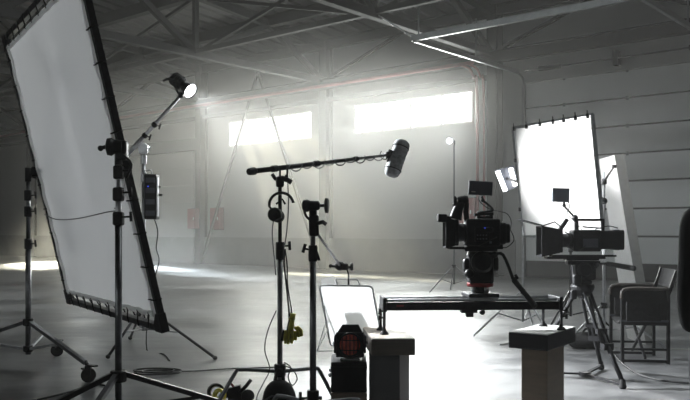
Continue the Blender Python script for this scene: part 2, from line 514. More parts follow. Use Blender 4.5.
for xx in (dx0, dx1):
    tr.bar(room(xx, WY - 4.7, 5.2), room(xx + .02, WY - 4.7, 7.3), .03, .03)
    tr.bar(room(xx, WY - 2.4, 5.2), room(xx + .02, WY - 2.4, 6.1), .03, .03)
    tr.bar(room(xx, WY - 4.8, 5.2), room(xx - .72, WY - 5.2, 5.75), .03, .03)
part('track', tr, STEEL_G, r)
sp = MB()
sp.cyl(room(dx0 + .1, WY - .16, 5.22), room(dx1 - .1, WY - .16, 5.22), .02)
for xx in (-9.2, -5.6): sp.cyl(room(xx, WY - .16, 5.22), room(xx + .55, WY - .16, 5.22), .06)
sp.bar(room(-7.25, WY - .1, 5.05), room(-7.25, WY - .1, 5.4), .2, .12, RX)
part('torsion_spring', sp, STEEL_B, r)
# gate on the far left bay
r = thing('door_2', 'closed pale gate in the hazy far bay left of the red cabinets', 'door', room(-25.2, WY, 0), None, 'structure')
for k in range(5):
    part('door_panel', rbox(MB(), -27.4, -22.75, WY - .06, WY - .005, .95 + k * .62 + .01, .95 + (k + 1) * .62 - .01), WALL, r)
part('header', rbox(MB(), -27.6, -22.55, WY - .14, WY - .005, 4.06, 4.5), STEEL_B, r)
part('bottom_panel', rbox(MB(), -27.4, -22.75, WY - .06, WY - .005, .0, .94), PLINTH, r)

# columns, girts, trusses
COLX = [-4.55, -10.45, -16.3, -22.2, -28.1, -34.0]
names = ['steel column right of the pale sectional door', 'steel column left of the pale sectional door with red pipes', 'steel column between the two strip windows',
         'steel column beside the pair of red cabinets', 'steel column behind the large diffusion frame', 'steel column in the far left bay']
for cx, nm in zip(COLX, names):
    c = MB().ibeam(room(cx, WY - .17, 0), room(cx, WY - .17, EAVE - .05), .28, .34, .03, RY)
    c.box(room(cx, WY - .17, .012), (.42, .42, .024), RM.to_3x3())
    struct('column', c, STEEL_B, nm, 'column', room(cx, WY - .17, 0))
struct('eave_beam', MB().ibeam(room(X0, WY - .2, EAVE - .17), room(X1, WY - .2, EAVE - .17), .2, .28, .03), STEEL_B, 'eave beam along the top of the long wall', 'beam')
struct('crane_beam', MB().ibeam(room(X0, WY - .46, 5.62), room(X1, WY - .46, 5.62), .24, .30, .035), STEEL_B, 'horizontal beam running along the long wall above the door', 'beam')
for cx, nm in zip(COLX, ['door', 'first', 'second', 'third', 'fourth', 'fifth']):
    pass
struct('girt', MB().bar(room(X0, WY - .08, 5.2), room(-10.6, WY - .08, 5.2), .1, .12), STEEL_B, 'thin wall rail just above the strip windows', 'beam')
# red pipe along wall
pr = thing('sprinkler_pipe', 'long thin red pipe along the wall above the strip windows', 'pipe', room(-20, WY - .7, 5.5), None, 'structure')
part('run', MB().cyl(room(-40, WY - .64, 5.52), room(-10.8, WY - .64, 5.52), .05, n=8), REDP, pr)
part('drop', MB().tube(smooth_path([room(-11.2, WY - .64, 5.52), room(-11.0, WY - .5, 5.4), room(-11.0, WY - .3, 5.2), room(-11.0, WY - .12, 4.8), room(-11.0, WY - .1, .5)], 4), .04, 8), REDP, pr)
part('drop', MB().tube(smooth_path([room(-11.0, WY - .64, 5.52), room(-10.8, WY - .5, 5.4), room(-10.8, WY - .3, 5.2), room(-10.8, WY - .12, 4.8), room(-10.8, WY - .1, .5)], 4), .035, 8), REDP, pr)

LC = 5.75
tl = ['roof truss running out from the column left of the sectional door', 'roof truss meeting the wall between the two strip windows', 'roof truss meeting the wall beside the red cabinets',
      'roof truss partly hidden by the large diffusion frame', 'far left roof truss beyond the diffusion frame', 'roof truss at the top right corner above the sectional door']
for cx, nm in zip([-10.45, -16.3, -22.2, -28.1, -34.0, -4.55], tl):
    r = thing('roof_truss', nm, 'truss', room(cx, WY, LC), None, 'structure')
    end = WY - Y0 - .3
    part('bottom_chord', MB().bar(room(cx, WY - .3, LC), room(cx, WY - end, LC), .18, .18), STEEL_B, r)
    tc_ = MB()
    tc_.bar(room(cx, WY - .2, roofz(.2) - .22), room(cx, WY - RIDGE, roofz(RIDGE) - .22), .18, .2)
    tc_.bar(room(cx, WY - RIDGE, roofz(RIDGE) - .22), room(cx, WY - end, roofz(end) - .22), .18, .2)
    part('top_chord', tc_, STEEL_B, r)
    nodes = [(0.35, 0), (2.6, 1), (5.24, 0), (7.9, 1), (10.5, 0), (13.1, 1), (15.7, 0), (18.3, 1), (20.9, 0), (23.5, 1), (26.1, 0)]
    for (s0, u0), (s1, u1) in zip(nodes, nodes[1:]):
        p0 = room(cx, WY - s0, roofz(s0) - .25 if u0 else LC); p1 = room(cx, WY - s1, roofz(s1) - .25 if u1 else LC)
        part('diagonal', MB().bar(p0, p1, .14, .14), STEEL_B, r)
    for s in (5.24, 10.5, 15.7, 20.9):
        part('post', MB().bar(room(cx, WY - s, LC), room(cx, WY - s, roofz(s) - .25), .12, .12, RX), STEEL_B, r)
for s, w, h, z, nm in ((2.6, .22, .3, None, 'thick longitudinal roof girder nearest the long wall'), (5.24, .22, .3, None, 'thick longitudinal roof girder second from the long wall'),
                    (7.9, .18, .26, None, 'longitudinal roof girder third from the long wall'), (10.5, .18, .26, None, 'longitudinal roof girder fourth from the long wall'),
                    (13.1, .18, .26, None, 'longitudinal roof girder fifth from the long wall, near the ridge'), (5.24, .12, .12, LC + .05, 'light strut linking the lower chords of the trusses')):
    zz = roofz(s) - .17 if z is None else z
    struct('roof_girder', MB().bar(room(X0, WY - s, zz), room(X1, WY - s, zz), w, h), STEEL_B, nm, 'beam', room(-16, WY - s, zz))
# crossed ties between trusses in the left bays
for a, b, nm in ((-22.2, -16.3, 'between the window bays'), (-28.1, -22.2, 'above the far gate'), (-16.3, -10.45, 'above the four pane window'), (-10.45, -4.55, 'above the sectional door')):
    k = MB()
    k.bar(room(a, WY - 5.24, LC), room(b, WY - 5.24, roofz(5.24) - .3), .08, .08)
    k.bar(room(a, WY - 5.24, roofz(5.24) - .3), room(b, WY - 5.24, LC), .08, .08)
    struct('cross_tie', k, STEEL_B, 'crossed steel roof ties ' + nm, 'brace', room((a + b) / 2, WY - 5.24, LC))
for a, b, nm in ((-16.3, -10.45, 'over the four pane window'), (-10.45, -4.55, 'over the sectional door'), (-28.1, -22.2, 'over the far gate')):
    k = MB(); m_ = (a + b) / 2
    k.bar(room(a, WY - .1, 5.85), room(m_, WY - .1, EAVE - .2), .1, .08); k.bar(room(b, WY - .1, 5.85), room(m_, WY - .1, EAVE - .2), .1, .08)
    struct('wall_brace', k, STEEL_B, 'upper wall brace ' + nm, 'brace', room(m_, WY - .1, 5.8))
k = MB(); ap = room(-19.2, WY - .28, 6.4)
k.bar(ap, room(-22.05, WY - .28, .1), .07, .07, RY); k.bar(ap, room(-16.45, WY - .28, .1), .07, .07, RY)
struct('wall_brace', k, STEEL_B, 'tall chevron brace crossing the hazy strip window', 'brace', room(-19.2, WY - .28, 0))

# red cabinets on the wall
def cabinet(x, z, lab, w=.42, h=.7, g=.0):
    r = thing('fire_hose_cabinet', lab, 'cabinet', room(x, WY - g, z), 'red cabinets on the long wall')
    part('case', MB().box(room(x, WY - g - .11, z + h / 2), (w, .2, h), RM.to_3x3(), .01), REDP, r)
    d = part('door', MB().box(room(x, WY - g - .217, z + h / 2), (w - .06, .014, h - .06), RM.to_3x3(), .004), REDP, r)
    part('handle', MB().box(room(x + w * .36, WY - g - .235, z + h / 2), (.03, .03, .1), RM.to_3x3(), .006), STL, d)
    part('bracket', MB().box(room(x, WY - g - .006, z + h / 2), (w + .04, .012, h + .04), RM.to_3x3()), STEEL_B, r)
cabinet(-22.3, 1.25, 'left of the two red cabinets on the hazy far wall', g=.345)
cabinet(-21.45, 1.22, 'right of the two red cabinets on the hazy far wall', .5, .75)
cabinet(-11.35, 1.3, 'faint red cabinet on the wall behind the slider camera', .6, .75)

# ------------------------------------------------------------------ stand pieces
def thandle(mb, p, d, L=.05, w=.05, up=None):
    """tee handle: stem along d with a cross bar"""
    d = V(d).normalized(); p = V(p)
    mb.cyl(p, p + d * L, .006, n=8)
    _, s, u = frame_of(d, up)
    mb.tube([p + d * L - u * w / 2, p + d * L + u * w / 2], .009, 8)
def collar(mb, c, r, h):
    c = V(c)
    mb.lathe(c - Z * h / 2, Z, [(0, r * .9), (.1 * h, r), (.9 * h, r), (h, r * .9)], 14)
CAMR = V((1, 0, 0))

# ---- A: large diffusion frame
A = at(38.5, 171.5, 7.0); B = at(121, 149, 5.0)
A.z = 1.71; B.z = 1.71
a = (B - A); a.z = 0; a.normalize()
m_ = V((-a.y, a.x, 0)); m_ = m_ if m_.x > 0 else -m_
phi = math.radians(13.3)
e = (-m_ * math.sin(phi) + Z * math.cos(phi)).normalized()
nrm = a.cross(e).normalized(); nrm = -nrm if nrm.dot(m_) > 0 else nrm     # faces the photographer
Wd = (B - A).length
def FP(u, w, o=0.0): return A + a * u + e * w + nrm * o
WT, WB = 1.16, -1.17
r = thing('diffusion_screen', 'large square white diffusion screen in a black frame, tilted between two stands', 'diffusion frame', FP(Wd / 2, WB))
for p0, p1 in ((FP(-.02, WB), FP(-.02, WT)), (FP(Wd + .02, WB), FP(Wd + .02, WT)), (FP(0, WT), FP(Wd, WT)), (FP(0, WB), FP(Wd, WB))):
    part('frame_tube', MB().bar(p0, p1, .042, .042, nrm), BLKM, r)
for u, w in ((-.02, WT), (-.02, WB), (Wd + .02, WT), (Wd + .02, WB)):
    su = 1 if u < 1 else -1; sw = -1 if w > 0 else 1
    part('corner_bracket', MB().prism([FP(u - su * .026, w - sw * .026, .026), FP(u + su * .1, w - sw * .026, .026), FP(u + su * .1, w + sw * .026, .026), FP(u + su * .026, w + sw * .1, .026), FP(u - su * .026, w + sw * .1, .026)], -nrm * .052), BLK, r)
ins = .085; iu_ = .055
def sheet(iu, iw):
    u = iu_ + (Wd - 2 * iu_) * iu; w = WB + ins + (WT - WB - 2 * ins) * iw
    ed = min(iu, 1 - iu, iw, 1 - iw)
    k = math.exp(-ed * 9)
    o = .004 * k * (math.sin(iu * 58) * math.exp(-min(iw, 1 - iw) * 9) + math.sin(iw * 52) * math.exp(-min(iu, 1 - iu) * 9))
    o += .0015 * math.sin(iu * 7 + 1.3 * math.sin(iw * 4)) + .022 * math.sin(PI * iu) * math.sin(PI * iw)
    # scalloped edge between the ties
    if iu < 1e-6 or iu > 1 - 1e-6: u += (1 if iu > .5 else -1) * .003 * math.cos(iw * 2 * PI * 10)
    if iw < 1e-6 or iw > 1 - 1e-6: w += (1 if iw > .5 else -1) * .003 * math.cos(iu * 2 * PI * 10)
    return FP(u, w, o)
fb = part('fabric', MB().grid(sheet, 110, 110), SCRIM, r, 'stretched white fabric with puckered edges')
hm = MB()
for i in range(90):
    for fn in ((lambda t: sheet(t, 0)), (lambda t: sheet(t, 1)), (lambda t: sheet(0, t)), (lambda t: sheet(1, t))):
        pass
for fn in ((lambda t: sheet(t, 0)), (lambda t: sheet(t, 1)), (lambda t: sheet(0, t)), (lambda t: sheet(1, t))):
    hm.tube([fn(i / 72) + nrm * .004 for i in range(73)], .018, 6)
part('hem', hm, HEM, fb)
n_t = 10
for i in range(n_t):
    t = (i + .5) / n_t
    for p, q in ((sheet(t, 0), FP(ins + (Wd - 2 * ins) * t, WB)), (sheet(t, 1), FP(ins + (Wd - 2 * ins) * t, WT)), (sheet(0, t), FP(-.02, WB + ins + (WT - WB - 2 * ins) * t)), (sheet(1, t), FP(Wd + .02, WB + ins + (WT - WB - 2 * ins) * t))):
        d = (q - p).normalized()
        part('tie', MB().tube([p + nrm * .022 - d * .004, p + nrm * .018 + d * .02, q - d * .02 + nrm * .026, q + d * .02 + nrm * .024, q + d * .024 - nrm * .02, q - d * .024 - nrm * .026, p - nrm * .01], .0055, 6), CLOTHB, r)

# ---- B: roller stand (left)
bx = V((A.x - .07, A.y - .05, 0))
r = thing('roller_stand', 'tall roller stand on casters holding the left side of the diffusion frame', 'stand', bx)
zc1, zc0 = .40, .17
po = MB()
po.cyl(bx + Z * .12, bx + Z * 1.10, .024); part('lower_pole', po, DST, r)
part('upper_pole', MB().cyl(bx + Z * 1.08, bx + Z * 1.66, .018), DST, r)
for z in (1.08, 1.36, 1.50):
    k = MB(); collar(k, bx + Z * z, .034, .09)
    c = part('riser_collar', k, BLK, r)
    k = MB(); thandle(k, bx + Z * z + V((.03, -.01, 0)), (1, -.2, .1), .04, .06); part('tee_knob', k, BLK, c)
k = MB(); collar(k, bx + Z * zc1, .045, .06); part('leg_collar', k, BLK, r)
k = MB(); collar(k, bx + Z * zc0, .042, .05); part('brace_collar', k, BLK, r)
for ft in (V((-2.02, 6.30, 0)), V((-2.735, 7.60, 0)), V((-3.55, 6.7, 0))):
    d = (ft - bx); d.z = 0; dn = d.normalized()
    end = ft - dn * .04 + Z * .15
    lg = part('leg', MB().bar(bx + dn * .03 + Z * zc1, end, .035, .03), DST, r)
    part('leg_brace', MB().bar(bx + dn * .03 + Z * zc0, bx + d * .55 + Z * (zc1 + (.15 - zc1) * .55), .018, .022), STL, r)
    w = part('caster', MB().lathe(ft + Z * .058 + V((-.005, .013, 0)) , (.33, -.94, 0), [(0, .05), (.004, .058), (.024, .058), (.028, .05)], 22), RUB, lg)
    fk = MB(); fk.box(ft + Z * .12, (.05, .05, .03), None, .008); fk.bar(ft + Z * .06 + V((-.008, .024, 0)), ft + Z * .12 + V((-.008, .024, 0)), .006, .03); fk.bar(ft + Z * .06 + V((.008, -.024, 0)), ft + Z * .12 + V((.008, -.024, 0)), .006, .03)
    fk.cyl(ft + Z * .12, end + Z * .01, .016); fk.bar(ft + Z * .135, ft + dn * .11 + Z * .14, .035, .012); fk.bar(ft + Z * .10, ft - dn * .09 + Z * .1, .03, .012)
    part('caster_fork', fk, BLK, lg)
hd = MB()
hp = FP(-.02, 0)
hd.lathe(hp - a * .12, a, [(0, .03), (.02, .055), (.05, .055), (.06, .03), (.12, .03)], 16)
hd.cyl(bx + Z * 1.62, bx + Z * 1.74, .028); hd.bar(bx + Z * 1.71, hp, .05, .06)
hd.box(hp, (.1, .08, .09), None, .015); hd.tube([hp + V((.03, -.03, .0)), hp + V((.10, -.09, .02))], .016, 8); hd.sph(hp + V((.10, -.09, .02)), .03)
part('grip_head', hd, BLK, r)

# ---- C: combo stand (right, foreground)
bx = V(((122.5 - 345) / 800 * 5.0 - .005, 4.93, 0))
r = thing('combo_stand', 'heavy black combo stand in the foreground holding the right side of the diffusion frame', 'stand', bx)
part('lower_pole', MB().cyl(bx + Z * .06, bx + Z * 1.24, .0215), DST, r)
part('middle_pole', MB().cyl(bx + Z * 1.2, bx + Z * 1.42, .018), STL, r)
part('upper_pole', MB().cyl(bx + Z * 1.4, bx + Z * 1.66, .0145), STL, r)
for z, rr in ((1.27, .03), (1.42, .03), (1.555, .028)):
    k = MB(); k.box(bx + Z * z, (rr * 2.1, rr * 2.1, .085), None, .012)
    c = part('riser_collar', k, BLK, r)
    k = MB(); thandle(k, bx + Z * z + V((rr, -.01, .01)), (1, -.1, .05), .05, .06); part('tee_knob', k, BLK, c)
hd = MB(); hp = FP(Wd + .02, 0)
hd.lathe(bx + V((-.07, -.03, 1.71)), (1, .1, 0), [(0, .02), (.01, .052), (.035, .056), (.05, .045), (.1, .04)], 20)
hd.box(bx + V((.02, 0, 1.69)), (.07, .07, .12), None, .012); hd.bar(bx + V((0, 0, 1.71)), hp, .06, .07)
hd.cyl(bx + V((-.07, -.03, 1.71)), bx + V((-.10, -.035, 1.70)), .012); hd.sph(bx + V((-.10, -.035, 1.70)), .018)
hd.tube(smooth_path([bx + V((.04, -.03, 1.66)), bx + V((.09, -.04, 1.60)), bx + V((.06, -.04, 1.52))], 4), .008, 6)
hd.cyl(bx + Z * 1.60, bx + Z * 1.7, .024)
part('grip_head', hd, BLK, r)
k = MB(); collar(k, bx + Z * .30, .05, .07); part('leg_collar', k, BLK, r)
k = MB(); collar(k, bx + Z * .10, .042, .05); part('brace_collar', k, BLK, r)
for ft in (V((-2.02, 4.58, .012)), V((-.55, 5.14, .012)), V((-1.46, 4.08, .012))):
    d = (ft - bx); d.z = 0; dn = d.normalized()
    lg = part('leg', MB().bar(bx + dn * .04 + Z * .31, ft + Z * .012, .032, .03), BLKM, r)
    part('rubber_foot', MB().box(ft + Z * .012, (.05, .05, .045), None, .012), RUB, lg)
    part('leg_brace', MB().bar(bx + dn * .04 + Z * .10, bx + d * .56 + Z * (.31 * .44 + .01), .016, .022), BLKM, r)

# ---- thin cord across the diffusion frame
solo('safety_cord', MB().tube(smooth_path([FP(.0, -.37, .04), FP(.5, -.42, .06), FP(1.2, -.42, .07), FP(1.9, -.39, .06), FP(2.2, -.38, .06), bx + V((-.03, .02, 1.335))], 5), .004, 5), GRYC, 'thin dark cord slung across the front of the diffusion screen', 'cord')

# ---- D: boom light behind the frame
c = V((-2.0, 7.95, 0))
r = thing('boom_light_stand', 'silver boom arm stand behind the diffusion screen carrying the small lit lamp', 'stand', c)
part('pole', MB().cyl(c + Z * .2, c + Z * 1.95, .019), STL, r)
k = MB(); collar(k, c + Z * 1.72, .032, .09); thandle(k, c + Z * 1.72 + V((.03, -.01, 0)), (1, -.2, 0), .04, .05); part('riser_collar', k, STL, r)
k = MB(); collar(k, c + Z * 1.9, .03, .09); k.box(c + V((0, -.02, 2.0)), (.09, .06, .1), None, .02); k.cyl(c + V((0, -.06, 2.02)), c + V((0, .06, 2.02)), .045)
thandle(k, c + V((.03, -.05, 2.02)), (.8, -.3, -.4), .05, .06); part('boom_pivot', k, CHR, r)
b0 = at(112, 172, 7.95); b1 = at(181, 95, 7.75)
part('boom_arm', MB().cyl(b0, b1, .017), CHR, r)
b2 = b0 + (b1 - b0) * .48
part('boom_sleeve', MB().cyl(b0 + (b1 - b0) * .1, b2, .022), STL, r)
for t in (.48, .62):
    q = b0 + (b1 - b0) * t
    k = MB(); k.sph(q, .03); thandle(k, q, (.9, -.2, -.3), .06, .06, V((0, 0, 1))); part('boom_clamp', k, BLK, r)
k = MB(); collar(k, c + Z * .42, .04, .06); part('leg_collar', k, BLK, r)
for ft in (V((-1.2, 7.39, .0)), V((-2.21, 7.46, 0)), V((-2.35, 8.75, 0))):
    d = ft - c; dn = d.normalized()
    lg = part('leg', MB().cyl(c + dn * .04 + Z * .43, ft + Z * .018, .013, n=10), BLKM, r)
    part('rubber_foot', MB().sph(ft + Z * .02, (.022, .022, .02)), RUB, lg)
    part('leg_brace', MB().cyl(c + dn * .03 + Z * .22, c + d * .5 + Z * .22, .009, n=8), STL, r)
# the lamp
lp = at(184, 86, 7.7)
ldir = (V((.72, -.40, -.57))).normalized()
r = thing('spot_lamp', 'small round lit lamp at the tip of the silver boom arm', 'lamp', lp)
part('housing', MB().lathe(lp - ldir * .16, ldir, [(0, .03), (.01, .055), (.12, .06), (.16, .05)], 18), BLK, r)
hs = MB()
for i in range(5): hs.lathe(lp - ldir * (.15 - .024 * i), ldir, [(0, .065), (.008, .068), (.012, .065)], 18)
part('cooling_fins', hs, BLK, r)
rf = MB()
rp = [(0, .05), (.03, .058), (.10, .078), (.105, .078), (.10, .072), (.03, .05), (.02, .02)]
rf.lathe(lp, ldir, rp, 28); part('reflector_cone', rf, BLKM, r)
part('lit_face', MB().lathe(lp + ldir * .088, ldir, [(0, .068), (.006, .068)], 28), LAMPW, r)
yk = MB(); yk.tube([b1, lp + V((-.06, 0, -.06)), lp + V((-.1, -.02, .02)), lp + V((-.06, -.03, .09)), lp + V((.0, .03, .08))], .012, 8); yk.box(b1, (.05, .05, .06), None, .012)
yk.tube([lp + V((-.06, -.02, .04)), lp + V((-.15, -.05, .06)), lp + V((-.19, -.05, .04))], .012, 8)
part('yoke', yk, BLK, r)
# power unit hanging from stand
q = at(152, 197, 7.85)
r = thing('power_unit', 'tall narrow black power unit hung on the boom light stand', 'power unit', q - Z * .22)
part('case', MB().box(q, (.12, .15, .44), None, .012), BLK, r)
part('side_plate', MB().box(q + V((.064, -.04, -.0)), (.012, .05, .38), None, .003), STL, r, 'silver strip')
part('display', MB().box(q + V((-.02, -.077, .10)), (.012, .004, .012)), BLED, r)
for z in (-.16, -.05, .06, .16): part('control_panel', MB().box(q + V((-.0, -.078, z)), (.09, .006, .05), None, .002), GREYP, r)
k = MB(); k.tube([q + V((.06, 0, .02)), q + V((.10, -.01, .02))], .012, 8); k.tube([q + V((.06, 0, .1)), q + V((.085, -.01, .1))], .01, 8); part('knob', k, BLK, r)
part('hook', MB().tube([q + V((-.0, .02, .22)), q + V((-.02, .05, .27)), q + V((-.09, .09, .27)), q + V((-.115, .11, .2))], .008, 6), STL, r)
solo('lamp_cable', MB().tube(smooth_path([q + V((.02, .02, -.22)), q + V((.05, .03, -.34)), q + V((.03, .05, -.5)), q + V((.06, .04, -.62)), q + V((.02, .05, -.78)), q + V((-.04, .08, -1.0)), V((q.x - .08, q.y + .12, .01)), V((-1.75, 7.7, .008)), V((-1.6, 7.3, .008))], 6), .006, 6), CORD, 'thin black cable hanging from the power unit behind the screen', 'cable')

# ---- C-stand helper with bent legs
def bent_leg(mb, c, hub, foot, r=.0125):
    d = V((foot.x - c.x, foot.y - c.y, 0)); L = d.length; dn = d.normalized()
    p = [c + dn * .03 + Z * hub, c + dn * L * .30 + Z * (hub + .012), c + dn * L * .52 + Z * (hub + .02), c + dn * L * .6 + Z * (hub - .005), c + dn * L * .93 + Z * .05, c + dn * L + Z * .014]
    return mb.tube(smooth_path(p, 4), r, 8)

# ---- E: microphone stand
c = V(((280 - 345) / 800 * 5.0, 5.0, 0))
r = thing('microphone_stand', 'black stand carrying the boom pole, with headphones and gloves hung on it', 'stand', c)
part('lower_pole', MB().cyl(c + Z * .2, c + Z * 1.08, .0165), DST, r)
part('upper_pole', MB().cyl(c + Z * 1.06, c + Z * 1.52, .012), BLKM, r)
k = MB(); collar(k, c + Z * 1.07, .028, .11); kk = part('riser_collar', k, BLK, r)
k = MB(); thandle(k, c + V((.026, -.01, 1.10)), (1, -.1, .05), .035, .055); part('tee_knob', k, BLK, kk)
k = MB()
k.box(c + V((.0, -.0, 1.50)), (.05, .05, .07), None, .015); k.tube([c + V((-.05, 0, 1.55)), c + V((-.03, 0, 1.52)), c + V((.02, 0, 1.51)), c + V((.045, 0, 1.54))], .012, 8)
k.tube([c + V((.01, -.01, 1.525)), c + V((.05, -.03, 1.51)), c + V((.075, -.03, 1.495))], .016, 8); k.tube([c + V((0, 0, 1.5)), c + V((0, 0, 1.60))], .007, 8)
k.tube([c + V((.045, 0, 1.53)), c + V((.045, 0, 1.61))], .006, 8)
part('boom_cradle', k, BLK, r)
k = MB(); collar(k, c + Z * .325, .036, .08); part('leg_hub', k, BLK, r)
for ft in (V((-.86, 4.86, 0)), V((.02, 4.93, 0)), V((-.44, 5.5, 0))):
    part('leg', bent_leg(MB(), c, .32, ft), DST, r)
# boom pole with blimp
p0 = at(251, 171.5, 4.78); p1 = at(388, 155, 6.0)
r = thing('boom_microphone', 'long boom pole with a grey furry windshield microphone at its tip', 'microphone', p0)
part('boom_pole', MB().tube([p0, p0 + (p1 - p0) * .42, p0 + (p1 - p0) * .425, p0 + (p1 - p0) * .7, p0 + (p1 - p0) * .705, p1], [.0165, .0165, .0135, .0135, .0105, .0105], 10), BLKM, r)
dn_ = (p1 - p0).normalized()
for t, off, pf in ((0, -.02, [(0, .02), (.02, .024), (.05, .024), (.06, .018)]), (.42, -.03, [(0, .017), (.01, .022), (.05, .022), (.06, .016)]), (.7, 0, [(0, .014), (.01, .018), (.05, .018), (.06, .013)]), (.12, 0, [(0, .017), (.01, .022), (.05, .022), (.06, .016)])):
    part('locking_collar', MB().lathe(p0 + (p1 - p0) * t + dn_ * off, dn_, pf, 14), BLK, r)
dd = (p1 - p0).normalized(); _, s_, u_ = frame_of(dd)
k = MB(); pts = []
for i in range(140):
    t = .22 + .74 * i / 139; ang = i * .42
    pts.append(p0 + (p1 - p0) * t + (s_ * math.cos(ang) + u_ * math.sin(ang)) * .021 - Z * .012 * abs(math.sin(i * .11)))
part('wrapped_cable', k.tube(pts, .0045, 5), GRYC, r)
b0 = at(403.5, 140, 6.05); b1 = at(390.5, 177, 6.0); bd = b1 - b0; L = bd.length
wind = MB()
prof = [(0, .006), (.006, .034), (.018, .052), (.035, .060), (.055, .061), (.062, .057), (.07, .060)]
for i in range(10): prof += [(.085 + (L - .14) * i / 9, .059 + .0025 * (i % 2))]
prof += [(L - .045, .059), (L - .02, .052), (L - .006, .036), (L, .006)]
wind.lathe(b0, bd, prof, 24)
WIND = mat('grey_windshield', (0.24, 0.25, 0.26), 0.85, 0, 0.35, 45, 0.5)
ws = part('windshield', wind, WIND, r, 'grey mesh basket windshield')
for t in (.2, .8): part('windshield_ring', MB().ring(b0 + bd * t, bd, .063, .004, 24, 6), BLK, ws)
mid = (b0 + b1) / 2
k = MB(); k.tube(smooth_path([p1, p1 + V((.015, 0, .03)), mid + V((-.06, -.02, .055)), mid + V((-.045, -.02, 0.0))], 4), .008, 8)
k.box(p1, (.035, .035, .05), None, .008); k.bar(mid + V((-.04, -.02, .06)), mid + V((-.065, -.02, -.03)), .02, .03); k.tube(smooth_path([p1, p1 + V((-.02, 0, -.035)), p1 + V((-.06, 0, -.01)), p1 + V((-.05, 0, .03))], 4), .004, 6)
part('suspension_mount', k, BLK, r)
# headphones on the stand
h = c + V((.0, -.045, 1.36))
r = thing('headphones', 'black headphones hung on the microphone stand below the boom pole', 'headphones', h - Z * .1)
k = MB(); k.ring(h + V((.012, 0, -.005)), (0, 1, 0), .075, .009, 24, 8, math.radians(10), math.radians(185), V((0, 0, 1)))
part('headband', k, BLK, r)
k = MB(); k.lathe(h + V((-.025, -.035, -.065)), (-.1, -1, 0), [(-.03, .03), (-.025, .042), (.01, .044), (.016, .036), (.018, .01)], 20); part('ear_cup', k, RUB, r)
k = MB(); k.lathe(h + V((-.01, .02, -.075)), (.3, 1, .1), [(-.02, .03), (-.015, .038), (.01, .04), (.016, .03)], 20); part('ear_cup', k, RUB, r)
k = MB(); k.tube([h + V((-.04, -.02, -.04)), h + V((-.065, -.01, -.01))], .007, 6); k.tube([h + V((-.02, -.01, 0)), h + V((.02, -.01, .03)), h + V((.035, 0, .0))], .007, 6); part('yoke', k, BLK, r)
# cables on the stand
cb = thing('microphone_cable', 'looped black cables hanging down the microphone stand', 'cable', c + V((0, -.03, .3)))
for pts in ([c + V((-.03, -.04, 1.30)), c + V((-.045, -.04, 1.18)), c + V((-.03, -.035, 1.0)), c + V((-.024, -.03, .92))],
            [c + V((.05, -.02, 1.50)), c + V((.055, -.03, 1.35)), c + V((.045, -.03, 1.2)), c + V((.03, -.03, 1.1))],
            [c + V((-.02, -.03, .70)), c + V((-.07, -.05, .58)), c + V((-.09, -.05, .46)), c + V((-.06, -.05, .34)), c + V((-.1, -.05, .25)), c + V((-.14, -.05, .16)), c + V((-.13, -.05, .06)), c + V((-.08, -.06, .012))],
            [c + V((.02, -.04, .36)), c + V((.08, -.05, .34)), c + V((.11, -.05, .28)), c + V((.08, -.05, .24)), c + V((.055, -.05, .29)), c + V((.07, -.05, .35)), c + V((.03, -.04, .38))]):
    part('cable_strand', MB().tube(smooth_path(pts, 6), .0038, 5), GRYC, cb)
# gloves with strap
g = at(291.5, 326, 4.93)
st = thing('work_gloves', 'pair of black and yellow work gloves hanging by a black strap from the stand', 'gloves', g - Z * .12)
k = MB(); k.tube(smooth_path([c + V((.035, -.035, 1.08)), c + V((.03, -.055, 1.0)), c + V((.045, -.06, .85)), g + V((-.015, 0, .09)), g + V((-.012, 0, .06))], 5), .011, 6, flat=.5)
k.tube(smooth_path([c + V((.035, -.035, 1.08)), c + V((.048, -.05, .98)), c + V((.052, -.06, .86)), g + V((.0, 0, .1)), g + V((-.0, 0, .06))], 5), .009, 6, flat=.5); part('strap', k, CLOTHB, st)
k = MB(); k.ring(g + V((-.005, 0, .065)), (0, 1, 0), .016, .004, 16, 6); part('clip', k, STL, st)
def glove(off, mt_palm, rot):
    R = Matrix.Rotation(rot, 3, 'Z') @ Matrix.Rotation(math.radians(8), 3, 'Y')
    def Q(x, y, z): return g + V(off) + R @ V((x, y, z)) * 1.22
    k = MB()
    k.tube([Q(0, 0, .055), Q(0, 0, .03), Q(.0, 0, 0), Q(.0, 0, -.035)], [.030, .028, .036, .034], 12, flat=.5)
    gl = part('glove_palm', k, mt_palm, st)
    for i in range(4):
        x0 = -.026 + .0175 * i; ln = (.055, .068, .063, .045)[i]
        f = MB(); f.tube(smooth_path([Q(x0, 0, -.022), Q(x0 * 1.05, -.004, -.022 - ln * .5), Q(x0 * 1.05, -.012, -.022 - ln)], 3), [.0095] * 6 + [.007], 8)
        part('glove_finger', f, YEL if i % 2 else mt_palm, gl)
    f = MB(); f.tube(smooth_path([Q(.028, 0, .0), Q(.05, -.006, -.015), Q(.056, -.01, -.045)], 3), [.011] * 6 + [.008], 8); part('glove_thumb', f, YEL, gl)
    cf = MB(); cf.tube([Q(0, 0, .065), Q(0, 0, .035)], [.033, .031], 12, flat=.5); part('glove_cuff', cf, YEL, gl)
glove((0, -.01, 0), YEL, .35); glove((-.012, .028, -.005), CLOTHB, -.2)
